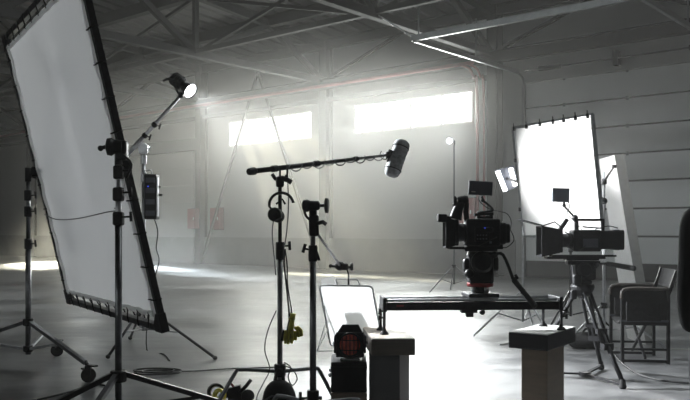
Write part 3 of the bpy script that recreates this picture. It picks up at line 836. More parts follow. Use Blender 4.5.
# black sandbag on stand base
sb = c + V((.005, -.12, 0))
r = thing('sandbag', 'round black sandbag hung at the base of the microphone stand', 'sandbag', sb)
k = MB()
def bag(u, v):
    th = v * PI; ph = u * 2 * PI
    rr = 1 + .05 * math.sin(5 * ph) * math.sin(th)
    z = .135 + .135 * math.cos(th) * (1.12 if th < 1.2 else 1)
    k_ = math.sin(th) ** .8
    return sb + V((.105 * k_ * math.cos(ph) * rr, .075 * k_ * math.sin(ph) * rr, max(z, .004)))
k.grid(bag, 32, 18); part('bag', k, CLOTHB, r)
k = MB(); k.tube(smooth_path([sb + V((-.03, 0, .25)), sb + V((-.015, .03, .33)), sb + V((.015, .03, .33)), sb + V((.03, 0, .25))], 5), .012, 6); part('handle', k, CLOTHB, r)
k = MB(); k.tube([sb + V((-.085, -.045, .17)), sb + V((-.04, -.07, .2)), sb + V((.04, -.07, .2)), sb + V((.085, -.045, .17))], .006, 6); part('seam', k, GREYP, r)

# ---- F: second grip stand
c = V(((313 - 345) / 800 * 4.45, 4.45, 0))
r = thing('grip_stand', 'dark grip stand with a round knob on top between the microphone stand and pedestal', 'stand', c)
part('lower_pole', MB().cyl(c + Z * .1, c + Z * 1.08, .0185), DST, r)
part('upper_pole', MB().cyl(c + Z * 1.06, c + Z * 1.27, .014), DST, r)
k = MB(); collar(k, c + Z * 1.07, .026, .09); kk = part('riser_collar', k, BLK, r)
k = MB(); thandle(k, c + V((-.02, -.01, 1.09)), (-1, -.1, .3), .03, .05); part('tee_knob', k, BLK, kk); part('lever', MB().tube([c + V((.02, 0, 1.08)), c + V((.035, 0, 1.03))], .008, 6), BLK, kk)
k = MB(); k.box(c + V((.005, 0, 1.225)), (.055, .05, .12), None, .012); kk = part('grip_head', k, BLK, r)
k = MB(); k.tube([c + V((.02, -.02, 1.235)), c + V((.055, -.02, 1.245)), c + V((.075, -.02, 1.23))], .012, 8); part('tee_knob', k, BLK, kk)
k = MB(); k.lathe(c + V((-.06, -.01, 1.335)), (1, -.1, 0), [(0, .018), (.008, .032), (.03, .035), (.045, .028), (.09, .026), (.1, .016)], 18); k.cyl(c + Z * 1.26, c + Z * 1.34, .022)
k.cyl(c + V((.03, -.01, 1.335)), c + V((.07, -.014, 1.335)), .009); k.tube(smooth_path([c + V((-.05, -.01, 1.32)), c + V((-.04, -.01, 1.28)), c + V((-.01, -.01, 1.25))], 3), .008, 6); kk = part('upper_head', k, BLK, r)
k = MB(); k.lathe(c + V((.065, -.014, 1.335)), (1, -.1, 0), [(0, .03), (.004, .042), (.018, .042), (.022, .034)], 18); part('round_knob', k, RUB, kk)
k = MB(); collar(k, c + Z * .27, .034, .08); thandle(k, c + V((-.03, -.02, .27)), (-1, -.2, 0), .04, .07); k.tube([c + V((.03, -.02, .27)), c + V((.05, -.02, .27))], .01, 8); part('leg_hub', k, BLK, r)
for ft in (V((.02, 3.95, 0)), V((.28, 4.40, 0)), V((-.55, 4.6, 0))):
    part('leg', bent_leg(MB(), c, .24, ft), DST, r)
# arm and clamp holding the reflector
q0 = c + V((.025, 0, 1.18)); q1 = at(340, 266, 5.15)
r = thing('grip_rod', 'thin silver grip rod with a black clamp reaching down to the white reflector', 'grip arm', q1)
part('rod', MB().cyl(q0, q1, .0075), STL, r)
k = MB(); k.tube([q1 + V((-.06, 0, .0)), q1 + V((.08, 0, -.01))], .009, 8); k.sph(q1, (.035, .03, .03)); k.box(q1 + V((.03, 0, -.005)), (.05, .04, .045), None, .012)
k.lathe(q1 + V((.065, 0, -.005)), (1, 0, 0), [(0, .02), (.012, .026), (.02, .02)], 12); k.sph(q1 + V((-.06, 0, 0)), .013); part('clamp', k, BLK, r)
RY0 = 5.25
tl_, tr_, br_, bl_ = at(319, 285, RY0 + .04), at(372, 286, RY0), at(380, 330, RY0 - .1), at(331, 347, RY0 - .03)
k = MB(); k.tube(smooth_path([q1 + V((.045, 0, -.02)), q1 + V((.055, .03, -.06)), (tl_ + tr_) / 2 + V((.02, 0, .045)), (tl_ + tr_) / 2 + V((.02, 0, .0))], 4), .006, 6); part('hook', k, BLK, r)
r = thing('reflector', 'small bright white reflector board in a thin silver wire frame', 'reflector', bl_)
rn = (tr_ - tl_).cross(bl_ - tl_).normalized(); rn = rn if rn.y < 0 else -rn
def lerp(p, q, t): return p + (q - p) * t
def RP(u, v): return lerp(lerp(tl_, tr_, u), lerp(bl_, br_, u), v)
outer = [RP(.06, 0), RP(.94, 0), RP(.985, .02), RP(1, .07), RP(1, .93), RP(.985, .98), RP(.94, 1), RP(.06, 1), RP(.015, .98), RP(0, .93), RP(0, .07), RP(.015, .02)]
part('cloth', MB().grid(lambda u, v: RP(.015 + .97 * u, .02 + .96 * v) - rn * .003 * math.sin(u * 7) * math.sin(v * 6), 12, 12), SCRIMB, r)
k = MB(); k.tube(outer, .006, 6, closed=True); part('wire_frame', k, STL, r)
k = MB(); k.tube([RP(.35, 0), RP(.35, -.12), RP(.75, -.13), RP(.78, 0)], .005, 6); part('hanging_loop', k, STL, r)
k = MB(); k.tube([RP(.0, .3) - rn * .015, RP(-.02, .7) - rn * .1, bl_ + V((-.09, .02, -.03)), bl_ + V((.09, .05, -.03))], .005, 6)
k.tube([RP(.04, .5) - rn * .015, bl_ + V((-.09, .02, -.03))], .004, 6); part('wire_leg', k, STL, r)
k = MB(); s0 = at(322, 277, 5.5)
k.prism([at(321, 279, 5.5), at(333, 276, 5.5), at(338, 287, 5.5), at(340, 300, 5.48), at(324, 300, 5.48)], V((0, .008, 0)))
solo('diffuser_flag', k, SCRIMB, 'small sheer white flag peeking out behind the reflector', 'flag')

# ---- G: fresnel lamp on case on apple box
CY = 4.75
x0, x1 = (331 - 345) / 800 * CY, (367 - 345) / 800 * CY
ax = (x0 + x1) / 2; AZ = .235; CZ = .415
r = thing('apple_box', 'dark wooden apple box under the black equipment case', 'box', (ax, CY + .18, 0))
part('box_body', MB().box((ax, CY + .18, AZ / 2), (.215, .38, AZ), None, .006), WOODT, r)
part('hand_slot', MB().box((ax, CY - .011, AZ * .55), (.09, .004, .03), None, .001), RUB, r)
r = thing('equipment_case', 'small black equipment case with the red glinting lamp on top', 'case', (ax, CY + .16, AZ))
part('case_body', MB().box((ax, CY + .16, (AZ + CZ) / 2), (x1 - x0, .32, CZ - AZ), None, .008), BLK, r)
k = MB(); k.sph((x0 - .006, CY + .03, AZ + .10), (.012, .016, .014)); k.sph((x0 - .006, CY + .2, AZ + .10), (.012, .016, .014)); part('latch', k, STL, r)
k = MB(); k.box((ax, CY + .16, CZ - .03), (x1 - x0 + .006, .326, .006)); part('lid_seam', k, BLKM, r)
fc = at(350, 345, CY + .06)
r = thing('fresnel_lamp', 'small black fresnel lamp with a painted red glint on the lens on the equipment case', 'lamp', (fc.x, fc.y, CZ))
part('housing', MB().lathe(fc + V((0, .02, 0)), (0, 1, 0), [(0, .068), (.02, .076), (.13, .076), (.16, .06), (.165, .02)], 24), BLK, r)
part('lens', MB().sph(fc + V((0, .015, 0)), (.066, .03, .066), None, 24, 14), GLASSR, r, 'ribbed lens coloured red for its reflection')
k = MB()
for i in range(-2, 3): k.tube(smooth_path([fc + V((i * .022, .0, -.06 + .005 * abs(i))), fc + V((i * .024, -.024, 0)), fc + V((i * .022, .0, .06 - .005 * abs(i)))], 4), .0028, 5)
for z in (-.03, .03): k.tube(smooth_path([fc + V((-.058, 0, z)), fc + V((0, -.026, z)), fc + V((.058, 0, z))], 4), .0028, 5)
k.ring(fc + V((0, -.002, 0)), (0, 1, 0), .07, .006, 28, 6); part('wire_guard', k, BLKM, r)
k = MB(); k.prism([fc + V((-.075, .0, .075)), fc + V((.075, .0, .075)), fc + V((.05, -.04, .125)), fc + V((-.045, -.04, .125))], V((0, .005, .003))); part('barn_door', k, BLK, r)
k = MB()
for s_ in (-1, 1): k.prism([fc + V((s_ * .078, .0, .07)), fc + V((s_ * .078, .0, -.05)), fc + V((s_ * .092, -.05, -.04)), fc + V((s_ * .092, -.05, .06))], V((s_ * .004, 0, 0)))
k.box(fc + V((0, .012, .0)), (.17, .012, .15), None, .01); part('filter_holder', k, BLK, r)
k = MB(); k.tube(smooth_path([fc + V((-.085, .09, 0)), fc + V((-.09, .09, -.05)), fc + V((-.05, .09, fc.z * 0 - .075)), V((fc.x, fc.y + .09, CZ + .006)), fc + V((.05, .09, -.075)), fc + V((.09, .09, -.05)), fc + V((.085, .09, 0))], 4), .008, 8)
k.box((fc.x, fc.y + .06, CZ + .006), (.12, .12, .012), None, .003)
for s_ in (-1, 1): k.sph(fc + V((s_ * .09, .09, 0)), .016)
part('yoke', k, CHR, r)

# ---- H: pedestals
h_ = .63; ZT = EYE - h_
fl = V((.143, 4.65, 0)); R0 = Matrix.Rotation(math.radians(3), 3, 'Z')
def ped(cen, ang, w, d, th, cw, cd, cang, slabm, colm, label_s, label_p, topm, off=(0, 0), ZT=EYE - .63):
    R = Matrix.Rotation(ang, 3, 'Z'); Rc = Matrix.Rotation(cang, 3, 'Z')
    cc = V((cen.x + off[0], cen.y + off[1], 0))
    r = thing('pedestal', label_p, 'pedestal', cc)
    part('column', MB().box(cc + Z * ((ZT - th) / 2), (cw, cd, ZT - th), Rc, .003), colm, r)
    r = thing('slab_top', label_s, 'block', V((cen.x, cen.y, ZT - th)))
    part('block', MB().box(V((cen.x, cen.y, ZT - th / 2 - .003)), (w, d, th - .006), R, .004), slabm, r)
    part('top_sheet', MB().box(V((cen.x, cen.y, ZT - .003)), (w - .004, d - .004, .006), R, .001), topm, r)
ZTR = ZT + .018
SL_L = mat('dark_block_side', (0.16, 0.14, 0.122), 0.5, 0, 0.15, 6, 0.03, stretch=(1, 1, 9))
SL_R = mat('black_block_side', (0.014, 0.014, 0.016), 0.5, 0, 0.2, 6)
ped(V((.262, 4.93, 0)), math.radians(4), .255, .56, .10, .20, .15, math.radians(-27), SL_L, WOODG, 'dark edged pale topped block under the left end of the slider', 'dark grey pedestal under the left end of the slider', WOODP, off=(.004, -.12))
ang = math.atan2(-.152, .213)
ped(V((1.225, 4.95, 0)), ang, .245, .48, .098, .165, .28, ang, SL_R, WOODT, 'black edged white topped block under the right end of the slider', 'tan wooden pedestal under the right end of the slider', WTOP, ZT=ZTR)

# ---- slider
SA = V((.235, 4.93, .76)); SB_ = V((1.315, 5.0, .76))
sd = (SB_ - SA).normalized(); sn = V((-sd.y, sd.x, 0)); SLn = (SB_ - SA).length
r = thing('camera_slider', 'long black camera slider bridging the two pedestals', 'slider', V((.77, 4.97, ZT)))
def SP(u, o, z): return SA + sd * u + sn * o + Z * (z - .76)
for o in (-.085, .085):
    k = MB(); k.bar(SP(0, o, .738), SP(SLn, o, .738), .03, .05)
    rl = part('rail', k, BLKM, r)
    part('guide_rod', MB().cyl(SP(.02, o, .7745), SP(SLn - .02, o, .7745), .0085), STL, rl)
part('logo_plate', MB().bar(SP(.07, -.1015, .742), SP(.115, -.1015, .742), .002, .012), REDP, r, 'tiny dull red mark')
for u in (0, SLn):
    k = MB(); k.box(SP(u, 0, .748), (.022, .23, .085), Matrix.Rotation(math.atan2(sd.y, sd.x), 3, 'Z'), .005); ep = part('end_plate', k, BLK, r)
for u, sgn, ZT in ((-.004, -1, ZT), (SLn + .004, 1, ZTR)):
    for o in (-.1, .1):
        uu = u - sgn * (.0 if o < 0 else .05 * (1 if sgn > 0 else 0))
        lg = part('leg', MB().cyl(SP(uu, o, ZT + .03), SP(uu, o, .795 if o < 0 else .77), .009), BLKM, r)
        part('foot', MB().lathe(SP(uu, o, ZT), Z, [(0, .027), (.006, .027), (.022, .012), (.035, .009)], 16), RUB, lg)
        if o < 0:
            k = MB(); thandle(k, SP(uu, o, .71), sd * sgn + V((0, -.3, 0)), .03, .035); thandle(k, SP(uu, o, .672), sd * sgn + V((0, -.3, 0)), .03, .03); part('leg_knob', k, BLK, lg)
CU = .605
k = MB(); k.box(SP(CU, 0, .800), (.19, .22, .024), Matrix.Rotation(math.atan2(sd.y, sd.x), 3, 'Z'), .006); cr_ = part('carriage', k, BLK, r)
k = MB()
for o in (-.09, .09):
    for du in (-.07, .07):
        k.cyl(SP(CU + du, o - .016, .79), SP(CU + du, o + .016, .79), .022)
part('carriage_wheel', k, STL, cr_)
k = MB(); k.box(SP(CU - .08, -.04, .702), (.10, .06, .02), None, .004); k.box(SP(CU - .075, -.04, .68), (.045, .04, .03), None, .006); k.sph(SP(CU - .0, -.06, .697), .018); part('brake', k, BLK, r)
# ---- fluid head A
hx = SP(CU, 0, .812)
r = thing('fluid_head', 'black fluid head with red rim on the slider carriage', 'tripod head', hx)
part('leveling_base', MB().lathe(hx, Z, [(0, .05), (.01, .052), (.012, .03), (.035, .03)], 20), BLK, r)
k = MB()
for i in range(4):
    an = i * PI / 2 + .6; k.cyl(hx + V((.055 * math.cos(an), .055 * math.sin(an), 0)), hx + V((.055 * math.cos(an), .055 * math.sin(an), .042)), .013)
part('levelling_screw', k, STL, r)
part('bowl_ring', MB().lathe(hx + Z * .038, Z, [(0, .078), (.004, .082), (.02, .082), (.024, .078)], 28), REDT, r, 'red rimmed ring')
k = MB(); k.lathe(hx + Z * .06, Z, [(0, .06), (.01, .062), (.06, .05), (.1, .055), (.11, .05)], 22); k.lathe(hx + V((0, -.1, .19)), (0, 1, 0), [(0, .05), (.02, .068), (.18, .068), (.2, .05)], 24)
k.box(hx + V((0, 0, .155)), (.155, .13, .20), None, .02); k.box(hx + V((-.085, -.02, .17)), (.05, .06, .09), None, .02); k.box(hx + V((.085, -.02, .18)), (.05, .06, .10), None, .02)
k.sph(hx + V((-.075, -.06, .12)), .03); part('pan_tilt_unit', k, BLK, r)
k = MB(); k.box(hx + V((0, 0, .268)), (.20, .09, .022), None, .004); part('quick_plate', k, BLKM, r)
g0 = hx + V((.08, -.05, .235)); g1 = at(513, 279, 4.86); g2 = at(535, 306, 4.78)
k = MB(); k.tube(smooth_path([g0, g0 + V((.05, -.02, 0)), g1], 4), .010, 10); k.sph(g0, .022)
ph = part('pan_handle', k, BLK, r)
part('handle_grip', MB().lathe(g1, g2 - g1, [(0, .011), (.01, .017), ((g2 - g1).length * .5, .015), ((g2 - g1).length, .018), ((g2 - g1).length + .008, .01)], 14), RUB, ph)
k = MB(); thandle(k, g1 + V((0, 0, -.0)), (.7, -.3, .5), .025, .03); part('handle_clamp', k, BLK, ph)
# ---- camera A
ca = V((hx.x, hx.y - .0, hx.z + .279))          # underside of the camera
r = thing('cinema_camera', 'black cinema camera on the slider with upright viewfinder and small monitor', 'camera', ca)
def CA(x, y, z): return ca + V((x - .008, y, z * 1.1))
k = MB(); k.box(CA(.02, 0, .085), (.21, .13, .17), None, .012); k.box(CA(.10, 0, .08), (.13, .12, .14), None, .02); k.bar(CA(-.19, -.05, -.002), CA(.14, -.05, -.002), .014, .014); k.bar(CA(-.19, .05, -.002), CA(.14, .05, -.002), .014, .014)
k.box(CA(.03, 0, .01), (.22, .11, .02), None, .004); k.box(CA(.01, -.068, .075), (.09, .012, .09), None, .004); k.box(CA(.05, -.07, .10), (.05, .012, .03), None, .003)
body = part('body', k, BLK, r)
k = MB()
for i in range(8): k.box(CA(-.02 + .018 * (i % 4), -.076, .05 + .02 * (i // 4)), (.009, .004, .009), None, .001)
k.box(CA(.06, -.077, .03), (.014, .003, .014)); part('keypad', k, GREYP, body)
part('status_light', MB().box(CA(.025, -.077, .11), (.006, .003, .006)), BLED, body)
k = MB(); k.box(CA(.165, 0, .08), (.045, .10, .12), None, .012); part('battery', k, BLK, r)
k = MB(); k.lathe(CA(-.04, 0, .085), (-1, 0, 0), [(0, .06), (.05, .064), (.055, .056), (.09, .058), (.095, .064), (.12, .064)], 24); part('lens', k, BLKM, r)
k = MB(); k.prism([CA(-.215, -.085, .005), CA(-.215, -.085, .165), CA(-.15, -.065, .145), CA(-.15, -.065, .02)], V((0, .01, 0))); k.prism([CA(-.215, .075, .005), CA(-.215, .075, .165), CA(-.15, .055, .145), CA(-.15, .055, .02)], V((0, .01, 0)))
k.prism([CA(-.215, -.085, .165), CA(-.215, .085, .165), CA(-.15, .065, .145), CA(-.15, -.065, .145)], V((0, 0, .008))); k.prism([CA(-.215, -.085, .005), CA(-.215, .085, .005), CA(-.15, .065, .02), CA(-.15, -.065, .02)], V((0, 0, -.008)))
k.box(CA(-.145, 0, .085), (.025, .14, .16), None, .006); part('matte_box', k, BLK, r)
k = MB(); k.box(CA(-.235, -.05, .165), (.055, .07, .05), Matrix.Rotation(.05, 3, 'Y'), .006); k.box(CA(-.2, -.03, .17), (.05, .03, .015)); part('side_display', k, BLK, r)
k = MB(); k.tube(smooth_path([CA(-.15, -.03, .16), CA(-.135, -.03, .21), CA(-.11, -.03, .255)], 4), [.04, .038, .036, .034, .032, .03, .028, .027, .026], 12); k.lathe(CA(-.135, -.03, .262), (.9, 0, .12), [(0, .02), (.01, .027), (.05, .028), (.065, .022)], 16)
k.tube([CA(-.08, -.03, .25), CA(-.085, -.03, .20), CA(-.078, -.03, .15)], .017, 10); vf = part('viewfinder', k, BLK, r)
part('eye_cup', MB().lathe(CA(-.142, -.03, .262), (-.9, 0, .1), [(0, .02), (.012, .03), (.02, .026)], 16), RUB, vf)
k = MB(); k.box(CA(.035, 0, .17), (.10, .05, .016), None, .003); k.bar(CA(-.03, 0, .185), CA(.09, 0, .19), .03, .016); k.bar(CA(-.0, 0, .155), CA(-.0, 0, .19), .02, .02); k.bar(CA(.075, 0, .15), CA(.075, 0, .19), .02, .02)
part('top_handle', k, BLK, r)
k = MB(); k.tube([CA(-.01, 0, .198), CA(.075, 0, .205), CA(.085, 0, .222), CA(.03, 0, .262), CA(.018, 0, .29)], .0075, 8); k.sph(CA(.08, 0, .212), .014); k.sph(CA(.025, 0, .266), .012); part('monitor_arm', k, BLK, r)
k = MB(); k.box(CA(.01, 0, .335), (.15, .022, .088), Matrix.Rotation(.06, 3, 'Y'), .006); mo = part('monitor', k, GREYP, r)
part('screen', MB().box(CA(.01, .0115, .335), (.13, .003, .075), Matrix.Rotation(.06, 3, 'Y')), SCREEN, mo)
part('logo_plate', MB().box(CA(-.035, -.0125, .315), (.024, .003, .006), Matrix.Rotation(.06, 3, 'Y')), LTC, mo, 'small pale mark')
k = MB(); k.tube(smooth_path([CA(.0, -.01, .29), CA(.0, -.02, .265), CA(.03, -.03, .235), CA(.07, -.02, .215), CA(.12, -.02, .205), CA(.17, -.03, .19), CA(.195, -.03, .15), CA(.19, -.03, .10)], 5), .003, 5)
k.tube(smooth_path([CA(.185, -.03, .11), CA(.21, -.03, .06), CA(.205, -.03, .03), CA(.16, -.03, .0), CA(.12, -.02, .012)], 5), .003, 5); k.tube(smooth_path([CA(-.1, -.07, .02), CA(-.02, -.085, .012), CA(.05, -.085, .04), CA(.1, -.07, .06)], 5), .003, 5)
part('cable', k, CORD, r)

# ---- J: tripod B
tc0 = V((1.93, 6.5, .70))
r = thing('camera_tripod', 'black two stage tripod with floor spreader under the long camera', 'tripod', V((1.93, 6.5, 0)))
for ft in (V((2.10, 6.05, 0)), V((2.20, 6.88, 0)), V((1.50, 6.6, 0))):
    d = ft - tc0; dh = V((d.x, d.y, 0)).normalized(); sd_ = V((-dh.y, dh.x, 0))
    t0 = tc0 + dh * .05
    mid_ = t0 + (ft - t0) * .58
    up = MB()
    for s_ in (-1, 1): up.cyl(t0 + sd_ * .035 * s_, mid_ + sd_ * .03 * s_, .014, n=10)
    up.box(t0, (.07, .07, .05), None, .015)
    lg = part('leg', up, BLK, r)
    lo = MB(); lo.cyl(t0 + (ft - t0) * .42, ft + Z * .05, .018, n=10); part('lower_stage', lo, BLK, lg)
    part('leg_lock', MB().bar(mid_ - sd_ * .045, mid_ + sd_ * .045, .05, .05), BLK, lg); part('leg_lock', MB().bar(t0 + (ft - t0) * .42 - sd_ * .045, t0 + (ft - t0) * .42 + sd_ * .045, .035, .04), BLK, lg)
    part('spiked_foot', MB().lathe(ft + Z * .0, Z, [(0, .02), (.012, .03), (.03, .026), (.07, .018)], 14), RUB, lg)
    part('spreader_arm', MB().bar(V((1.96, 6.53, .028)), ft + V((0, 0, .03)) - dh * .02, .03, .014), BLK, r)
k = MB(); k.lathe(V((1.96, 6.53, .012)), Z, [(0, .05), (.03, .05)], 16); part('spreader_hub', k, BLK, r)
k = MB(); k.lathe(tc0 - Z * .05, Z, [(0, .03), (.02, .065), (.07, .09), (.09, .095), (.11, .09)], 24); k.box(tc0 + V((-.085, -.04, -.02)), (.05, .05, .08), None, .015); part('bowl', k, BLK, r)
k = MB(); k.lathe(tc0 + Z * .05, Z, [(0, .07), (.03, .075), (.06, .06), (.15, .062)], 22); k.lathe(tc0 + V((0, -.09, .18)), (0, 1, 0), [(0, .045), (.02, .06), (.16, .06), (.18, .045)], 24); k.box(tc0 + V((.01, 0, .17)), (.17, .13, .15), None, .02); k.box(tc0 + V((.0, 0, .235)), (.26, .1, .03), None, .006); k.box(tc0 + V((-.06, -.05, .10)), (.07, .07, .09), None, .02)
part('fluid_head', k, BLK, r)
k = MB(); g0 = tc0 + V((.09, -.07, .225)); g1 = at(606, 263.5, 6.3); g2 = at(634.5, 268.5, 6.15)
k.tube([g0, g1], .009, 8); k.sph(g0, .025); k.tube([g1 + V((-.06, 0, .0)), g1 + V((-.08, -.01, -.035))], .007, 6); ph = part('pan_handle', k, BLK, r)
part('handle_grip', MB().lathe(g1, g2 - g1, [(0, .012), (.01, .019), ((g2 - g1).length, .021), ((g2 - g1).length + .01, .012)], 14), RUB, ph)
# ---- camera B
cb_ = tc0 + V((.0, 0, .263))
r = thing('cinema_camera', 'long black cinema camera with matte box on the tripod in front of the glowing panel', 'camera', cb_)
RZ = Matrix.Identity(3)
def CB(x, y, z): return cb_ + V((x, y, z * 1.12 if z > .03 else z))
k = MB(); k.bar(CB(-.30, 0, .012), CB(.17, 0, .012), .10, .018); k.bar(CB(-.14, 0, -.002), CB(.12, 0, -.002), .09, .014); k.bar(CB(-.26, -.04, .028), CB(.26, -.04, .028), .014, .014); k.bar(CB(-.26, .04, .028), CB(.26, .04, .028), .014, .014); part('dovetail_plate', k, BLKM, r)
k = MB(); k.box(CB(.02, 0, .135), (.22, .15, .175), None, .012); k.box(CB(.17, 0, .14), (.28, .14, .15), None, .012); k.box(CB(.275, 0, .14), (.09, .13, .16), None, .01); k.box(CB(.04, -.08, .13), (.12, .012, .09), None, .004)
body = part('body', k, BLK, r)
k = MB(); k.box(CB(.04, -.0868, .118), (.12, .003, .07))
for i in range(10): k.box(CB(-.0 + .02 * (i % 5), -.088, .10 + .03 * (i // 5)), (.011, .004, .013), None, .001)
part('keypad', k, GREYP, body)
k = MB(); k.box(CB(.27, 0, .14), (.012, .136, .165)); k.box(CB(.31, -.02, .14), (.02, .09, .13), None, .006); part('battery', k, BLK, r)
k = MB(); k.lathe(CB(-.08, 0, .135), (-1, 0, 0), [(0, .06), (.04, .064), (.045, .055), (.09, .055), (.095, .06), (.13, .058)], 24); part('lens', k, BLKM, r)
k = MB(); y_ = .10
k.prism([CB(-.355, -y_, .03), CB(-.355, -y_, .235), CB(-.20, -.075, .21), CB(-.20, -.075, .055)], V((0, .01, 0))); k.prism([CB(-.355, y_ - .01, .03), CB(-.355, y_ - .01, .235), CB(-.20, .065, .21), CB(-.20, .065, .055)], V((0, .01, 0)))
k.prism([CB(-.355, -y_, .235), CB(-.355, y_, .235), CB(-.20, .075, .21), CB(-.20, -.075, .21)], V((0, 0, .008))); k.prism([CB(-.355, -y_, .03), CB(-.355, y_, .03), CB(-.20, .075, .055), CB(-.20, -.075, .055)], V((0, 0, -.008))); k.box(CB(-.195, 0, .135), (.03, .16, .19), None, .006)
mbx = part('matte_box', k, BLK, r)
k = MB(); k.prism([CB(-.35, -.09, .245), CB(-.35, .09, .245), CB(-.52, .08, .285), CB(-.52, -.08, .285)], V((.0, 0, .004))); k.tube([CB(-.35, -.09, .24), CB(-.25, -.09, .27), CB(-.2, -.09, .235)], .006, 6); k.tube([CB(-.35, -.095, .245), CB(-.52, -.085, .287)], .005, 6); part('sun_flag', k, BLK, mbx)
k = MB(); k.bar(CB(-.07, 0, .285), CB(.17, 0, .285), .03, .02); k.bar(CB(.165, 0, .19), CB(.165, 0, .29), .025, .02, V((1, 0, 0))); k.bar(CB(-.05, 0, .19), CB(-.05, 0, .29), .03, .03, V((1, 0, 0))); k.bar(CB(.0, 0, .235), CB(.15, 0, .225), .02, .012); part('top_handle', k, BLK, r)
k = MB(); k.bar(CB(-.20, -.02, .20), CB(-.13, -.02, .29), .03, .03); k.sph(CB(-.06, 0, .30), .025); k.tube([CB(-.06, 0, .30), CB(-.15, 0, .385), CB(-.15, 0, .42)], .009, 8); k.sph(CB(-.15, 0, .39), .016); part('monitor_arm', k, BLK, r)
k = MB(); k.box(CB(-.178, 0, .465), (.14, .025, .115), Matrix.Rotation(.03, 3, 'Y'), .006); mo = part('monitor', k, mat('haze_glare_monitor_back', (0.16, 0.175, 0.21), 0.4, 0, 0.08, 12), r)  # haze and glare over the monitor put into its blue-grey colour
part('screen', MB().box(CB(-.178, .013, .465), (.118, .003, .09), Matrix.Rotation(.03, 3, 'Y')), SCREEN, mo)
k = MB(); k.tube(smooth_path([CB(-.12, -.01, .42), CB(-.11, -.02, .38), CB(-.13, -.03, .33), CB(-.06, -.07, .25), CB(-.02, -.085, .2)], 5), .0035, 5); k.tube(smooth_path([CB(-.17, -.09, .2), CB(-.11, -.1, .15), CB(-.14, -.1, .1), CB(-.07, -.09, .06), CB(-.0, -.09, .1)], 5), .004, 5)
k.tube(smooth_path([CB(.1, 0, .215), CB(.2, -.02, .24), CB(.28, -.02, .225)], 5), .004, 5); part('cable', k, CORD, r)

# ---- K: glowing diffusion panel + its stand and the lamp behind it
PR = V((2.475, 8.0, 2.36)); PL = V((1.91, 9.08, 2.36))
pa = (PR - PL); Wp = pa.length; pa.normalize(); pm = V((-pa.y, pa.x, 0)); pm = pm if pm.x > 0 else -pm
tilt = math.radians(7.2); pe = (-pm * math.sin(tilt) + Z * math.cos(tilt)).normalized(); pn = pa.cross(pe).normalized(); pn = -pn if pn.dot(pm) > 0 else pn
Hp = 1.24
def PP(u, w, o=0): return PL + pa * u - pe * w + pn * o
r = thing('light_diffuser', 'glowing white cloth panel clipped to a frame behind the tripod camera', 'diffusion panel', PP(Wp / 2, Hp))
k = MB()
def sh2(iu, iv): return PP(.02 + (Wp - .04) * iu, .02 + (Hp - .04) * iv, .012 + .004 * math.sin(iu * 9) * math.sin(iv * 7))
part('cloth', k.grid(sh2, 24, 24), SCRIMB, r)
for p0, p1 in ((PP(0, 0), PP(Wp, 0)), (PP(0, Hp), PP(Wp, Hp)), (PP(0, 0), PP(0, Hp)), (PP(Wp, 0), PP(Wp, Hp))):
    part('frame_tube', MB().bar(p0, p1, .026, .026, pn), STL, r)
for t in (.03, .2, .38, .55, .68, .82, .96):
    q = PP(Wp * t, .0)
    k = MB(); k.box(q + pn * .018 - pe * .012, (.035, .02, .05), Matrix.Rotation(.5, 3, 'Z'), .005); k.tube([q + pn * .02 + pe * .0, q + pn * .03 + pe * .045 + pa * .012], .006, 6); part('clip', k, BLK, r)
for t in (.3, .75):
    k = MB(); k.box(PP(0, Hp * t, .018), (.035, .02, .045), Matrix.Rotation(.5, 3, 'Z'), .005); part('clip', k, BLK, r)
def simple_stand(c, top, feet, hub, label, m=STL, rr=.016):
    r = thing('light_stand', label, 'stand', c)
    part('lower_pole', MB().cyl(c + Z * .15, c + Z * top * .6, rr), m, r)
    part('upper_pole', MB().cyl(c + Z * (top * .58), c + Z * top, rr * .78), m, r)
    k = MB(); collar(k, c + Z * top * .6, rr * 1.7, .08); thandle(k, c + V((rr * 1.6, -.01, top * .6)), (1, -.2, 0), .04, .05); part('riser_collar', k, BLK, r)
    k = MB(); collar(k, c + Z * hub, rr * 2.1, .06); part('leg_collar', k, BLK, r)
    for ft in feet:
        d = V((ft[0] - c.x, ft[1] - c.y, 0)); dn = d.normalized()
        part('leg', MB().cyl(c + dn * .03 + Z * hub, V((ft[0], ft[1], .012)), .0115, n=8), m, r)
        part('leg_brace', MB().cyl(c + dn * .025 + Z * .17, c + d * .5 + Z * (hub * .5 + .005), .008, n=6), m, r)
    return r
q = PP(Wp, .95)
s1 = V((2.68, 8.28, 0))
r = simple_stand(s1, 1.80, ((3.2, 7.9), (2.2, 8.1), (2.85, 8.85)), .42, 'silver light stand at the right edge of the glowing panel')
k = MB(); k.bar(V((s1.x, s1.y, 1.5)), PP(Wp, .85, -.0), .03, .04); k.sph(V((s1.x, s1.y, 1.5)), .035); part('grip_head', k, BLK, r)
s2 = PP(0, 0) + pm * .14; s2.z = 0
r = simple_stand(s2, 2.3, ((1.45, 9.0), (2.25, 8.75), (2.3, 9.75)), .5, 'thin silver light stand at the left edge of the glowing panel', STL, .013)
k = MB(); k.bar(V((s2.x, s2.y, 1.95)), PP(0, .4, 0), .03, .04); k.sph(V((s2.x, s2.y, 1.95)), .03); part('grip_head', k, BLK, r)
